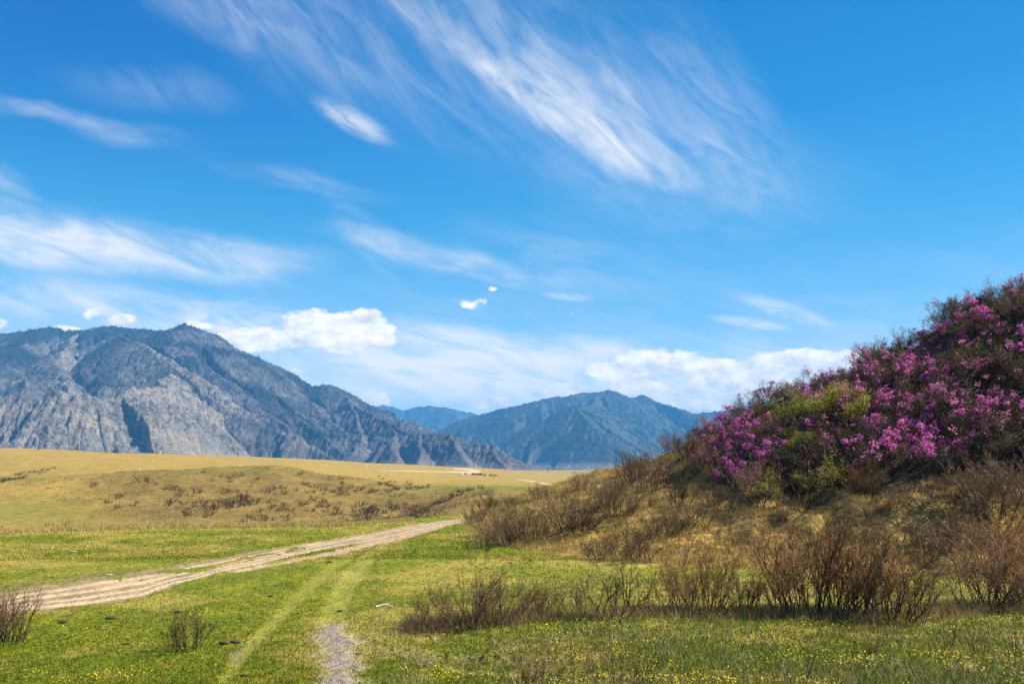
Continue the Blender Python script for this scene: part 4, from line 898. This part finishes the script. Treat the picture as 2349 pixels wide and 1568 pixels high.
# ------------------------------------------------------------------ stones, clods, stick
def lump(name, p, sx, sy, sz, mat, seed):
    r = np.random.default_rng(seed); n1, n2 = 14, 9; V = []
    for i in range(n2+1):
        for j in range(n1):
            a = j/n1*6.283; b = (i/n2-.5)*math.pi; d = 1+.35*float(perlin(np.array([math.cos(a)*math.cos(b)*1.7+seed]), np.array([math.sin(a)*math.cos(b)*1.7+b*1.2]), seed)[0])
            V.append((math.cos(a)*math.cos(b)*sx*d, math.sin(a)*math.cos(b)*sy*d, (math.sin(b)*d*.9+.55)*sz))
    Fc = [(i*n1+j, i*n1+(j+1) % n1, (i+1)*n1+(j+1) % n1, (i+1)*n1+j) for i in range(n2) for j in range(n1)]
    o = mesh_from(name, np.array(V), np.array(Fc), mat, smooth=True); o.location = p; o.rotation_euler = (0, 0, R.uniform(-.5,.5)); return o
m_clod = simple('dark_clod', (.045,.025,.015), (.10,.055,.03), 30); m_st = simple('pale_stone', (.50,.42,.31), (.36,.30,.22), 20)
for x, y, wd, lab in [(290,1478,.10,'dark dung clod in the turf left of the lone leafless shrub'),(515,1477,.13,'flat dark clod right beside the lone leafless shrub'),(540,1474,.13,'reddish dark clod just past the lone leafless shrub'),(255,1419,.17,'flat dark clod lying on the turf between road and lone shrub'),(410,1405,.13,'reddish clod in the turf above the lone leafless shrub'),(620,1368,.10,'dark clod between the two faint wheel tracks and the road'),(755,1290,.12,'dark clod near the fork of the wheel tracks'),(780,1402,.09,'dark clod between the two faint wheel tracks'),(820,1500,.06,'dark stone on the grey gravel patch'),(1120,1262,.16,'black clod at the foot of the spur'),(1190,1198,.10,'dark clod on the spur above the foot'),(2012,1468+35,.09,'dark clod beside the pale grass tuft'),(145,1428,.14,'dark clod near the dark shrub by the road'),(560,1580-30,.08,'small grey brown clod at the bottom beside the wheel track'),(1170,1291,.10,'dark clod in the turf between spur and shrub row'),(640,1272,.10,'dark crumb of soil on the verge beyond the road')]:
    p = hit(x, y); tag(lump('clod', p, wd*.6*(1+.4*R.random()), wd*.4, wd*.26, m_clod, R.randint(1,99)), lab, 'clod')
for x, y, wd, lab in [(166,1265,.30,'long flat pale stone on the meadow beyond the dirt road'),(250,1318,.16,'small pale stone on the verge of the dirt road'),(535,1250,.14,'tiny pale stone in the green strip beyond the road'),(300,1420,.05,'small white stone in the turf among yellow flowers'),(425,1505-5,.05,'white stone in front of the lone leafless shrub'),(795,1397,.05,'white pebble between the faint wheel tracks'),(1028,1336,.14,'pale stone behind the crooked shrub at the end of the row')]:
    p = hit(x, y); tag(lump('stone', p, wd*.7, wd*.35, wd*.10, m_st, R.randint(1,99)), lab, 'stone')
m_stick = simple('bleached_wood', (.62,.50,.36), (.45,.36,.26), 20)
a = hit(862, 1395); b = hit(882, 1393); c_ = hit(905, 1395)
tag(tubes('stick', [([a+Vector((0,0,.04)), b+Vector((0,0,.07)), c_+Vector((0,0,.03))], .022, .012, 1), ([b+Vector((0,0,.06)), b+Vector((.10,.05,.08))], .012, .008, 1)], m_stick, sides=6), 'bleached broken stick lying on the turf beside the wheel track', 'stick')

# ------------------------------------------------------------------ poles, posts, cattle
m_wood = simple('weathered_wood', (.045,.032,.025), (.10,.075,.055), 2); m_ins = simple('glass_insulator', (.35,.38,.36), (.45,.48,.46), 4, .3, 0, .5); m_white = simple('whitewash', (.75,.75,.72), (.62,.62,.58), 3); m_wire = simple('steel_wire', (.10,.10,.11), (.14,.14,.15), 1, .5)
heights = [8.2,9.3,8.5,8.9,8.6,8.7,9.2,8.4,8.6,8.2,8.0]
names_ = ['leaning wooden power pole on the highest part of the plain','second power pole along the line, standing before the front crag','third power pole along the line from the leaning one','fourth power pole along the line, before the dark spur','fifth power pole along the line, at the scree slope','sixth power pole along the line, before the steep buttresses','power pole rising behind the bend of the pale road','braced power pole with two spread legs past the road bend','power pole next after the braced one','last but one power pole in the line, at the blue mountain','farthest power pole by the pale valley floor']
tops = []
dirl = Vector((41.8, 72.6, 0)).normalized(); side = Vector((dirl.y, -dirl.x, 0))
for i, (px_, y, _) in enumerate(POLES):
    x = (px_-HX)/F*y; z = float(zg(x, y)); H_ = heights[i]
    e = bpy.data.objects.new('power_pole', None); C.objects.link(e); e.location = (x, y, z-.3)
    tag(e, names_[i], 'power pole', 'wooden power poles crossing the plain')
    k = .30
    if i == 7:
        for s in (-1, 1): tubes('leg', [([side*s*2.0, side*s*.35+Vector((0,0,H_*.85))], .2, .15, 1)], m_wood, e, 8)
        tubes('brace', [([side*-1.3+Vector((0,0,H_*.38)), side*1.3+Vector((0,0,H_*.38))], .11, .11, 1)], m_wood, e, 6)
        tubes('post', [([Vector((0,0,H_*.55)), Vector((0,0,H_+.3))], .16, .12, 1)], m_wood, e, 8)
    else:
        tubes('post', [([Vector((0,0,0)), Vector((0,0,H_*.5)), Vector((0,0,H_+.3))], k, k*.7, 1)], m_wood, e, 8)
    tubes('crossarm', [([side*-.95+Vector((0,0,H_-.5)), side*.95+Vector((0,0,H_-.5))], .08, .08, 1)], m_wood, e, 4)
    for s in (-.85, .85): tubes('insulator', [([side*s+Vector((0,0,H_-.45)), side*s+Vector((0,0,H_-.3)), side*s+Vector((0,0,H_-.15))], .09, .05, 1)], m_ins, e, 6)
    if i == 0: e.rotation_euler = (0, math.radians(11), 0)
    bpy.context.view_layer.update(); M = e.matrix_world
    tops.append([M @ (side*s+Vector((0,0,H_-.15))) for s in (-.85, .85)])
for s in (0, 1):
    pts = []
    for a, b in zip(tops, tops[1:]):
        for q in range(8):
            f = q/8; p = a[s].lerp(b[s], f); p.z -= 4*1.3*f*(1-f); pts.append(p)
    pts.append(tops[-1][s]); tag(tubes('power_line', [(pts, .022, .022, 1)], m_wire, sides=3), ['thin sagging wire strung along the poles on the camera side','thin sagging wire strung along the poles on the mountain side'][s], 'wire', 'wires between the power poles')
for x, y, h, lab in [(321,1096,1.9,'thin white marker post on the slope above the tan hill'),(841,1076,1.8,'thin grey marker post beside the far pale road'),(1075+5,1088,1.0,'short marker post on the plain by the cattle')][:2]:
    p = hit(x, y, 200); hh = h*p.y/240; e = bpy.data.objects.new('marker_post', None); C.objects.link(e); e.location = p; tag(e, lab, 'post')
    tubes('post', [([Vector((0,0,-.2)), Vector((.05,0,hh))], .10, .09, 1)], m_white, e, 8); tubes('cap', [([Vector((.05,0,hh)), Vector((.055,0,hh+.12))], .13, .05, 1)], m_wood, e, 8)
def cow_mesh(graze, name):
    me = bpy.data.meshes.new(name); V = []; E = []; Rr = []
    def chain(pts, link=None):
        prev = link
        for (x, y, z, r) in pts:
            V.append((x, y, z)); Rr.append(r); k = len(V)-1
            if prev is not None: E.append((prev, k))
            prev = k
        return prev
    chain([(0,0,1.02,.36)]); chest = chain([(.42,0,1.03,.35),(.72,0,1.06,.30)], 0); hip = chain([(-.42,0,1.05,.35),(-.78,0,1.10,.28)], 0)
    if graze: chain([(1.0,0,.92,.20),(1.22,0,.55,.15),(1.32,0,.26,.13),(1.45,0,.10,.09)], chest)
    else: chain([(1.0,0,1.25,.20),(1.20,0,1.42,.15),(1.42,0,1.38,.13),(1.62,0,1.26,.09)], chest)
    for s in (-1, 1):
        chain([(.66,s*.17,.78,.14),(.68,s*.18,.42,.075),(.66,s*.18,.22,.06),(.68,s*.18,.03,.07)], chest)
        chain([(-.74,s*.18,.80,.18),(-.66,s*.19,.55,.10),(-.86,s*.19,.36,.07),(-.80,s*.19,.03,.07)], hip)
    chain([(-.98,0,1.12,.05),(-1.02,0,.70,.035),(-1.02,0,.42,.06)], hip)
    me.from_pydata(V, E, []); o = bpy.data.objects.new(name, me); C.objects.link(o)
    o.modifiers.new('s', 'SKIN'); 
    for k, v in enumerate(me.skin_vertices[0].data): v.radius = (Rr[k], Rr[k]); v.use_root = (k == 0)
    o.modifiers.new('b', 'SUBSURF').levels = 1; bpy.context.view_layer.update()
    m2 = bpy.data.meshes.new_from_object(o.evaluated_get(bpy.context.evaluated_depsgraph_get())); bpy.data.objects.remove(o)
    for p in m2.polygons: p.use_smooth = True
    return m2
hides = {'black': simple('black_hide', (.012,.010,.010), (.02,.015,.012), 2), 'brown': simple('brown_hide', (.07,.028,.012), (.10,.045,.02), 2), 'red': simple('chestnut_hide', (.30,.12,.03), (.36,.16,.05), 2)}
CG = {c: cow_mesh(True, 'cow') for c in hides}; CS = {c: cow_mesh(False, 'cow') for c in hides}
for c in hides:
    for M_ in (CG[c], CS[c]): M_.materials.append(hides[c])
for zx, zy, col_, gr, rz, lab in [(1107,240,'black',1,.2,'black cow grazing apart, before the pale road bend'),(1190,243,'black',1,.1,'black cow just past the worn road spot, larger of a close pair'),(1203,243,'black',0,3.0,'black cow with raised head in the close pair'),(1243,244,'brown',1,.3,'dark brown cow grazing first in the middle bunch'),(1258,243,'brown',1,3.3,'dark brown cow grazing second in the middle bunch'),(1278,242,'black',0,1.4,'tall looking black cow standing end-on in the middle bunch'),(1299,248,'black',0,.8,'small calf sized black animal behind the middle bunch'),(1313,249,'brown',0,1.5,'brown cow standing end-on after the middle bunch'),(1371,252,'black',1,.4,'dark cow grazing alone between the bunch and the chestnut one'),(1411,255,'black',0,1.6,'black cow standing close beside the chestnut one'),(1427,256,'red',1,3.4,'chestnut orange cow grazing last in the herd')]:
    x = (900+zx/4.195)*.9176; y = (1130+zy/4.195)*.9176; p = hit(x, y, 400); sc_ = .75 if 'calf' in lab else 1.35
    o = bpy.data.objects.new('cow', (CG if gr else CS)[col_]); C.objects.link(o); o.location = p-Vector((0,0,.05)); o.rotation_euler = (0, 0, rz); o.scale = (sc_,)*3; tag(o, lab, 'cow', 'cattle grazing on the plain')
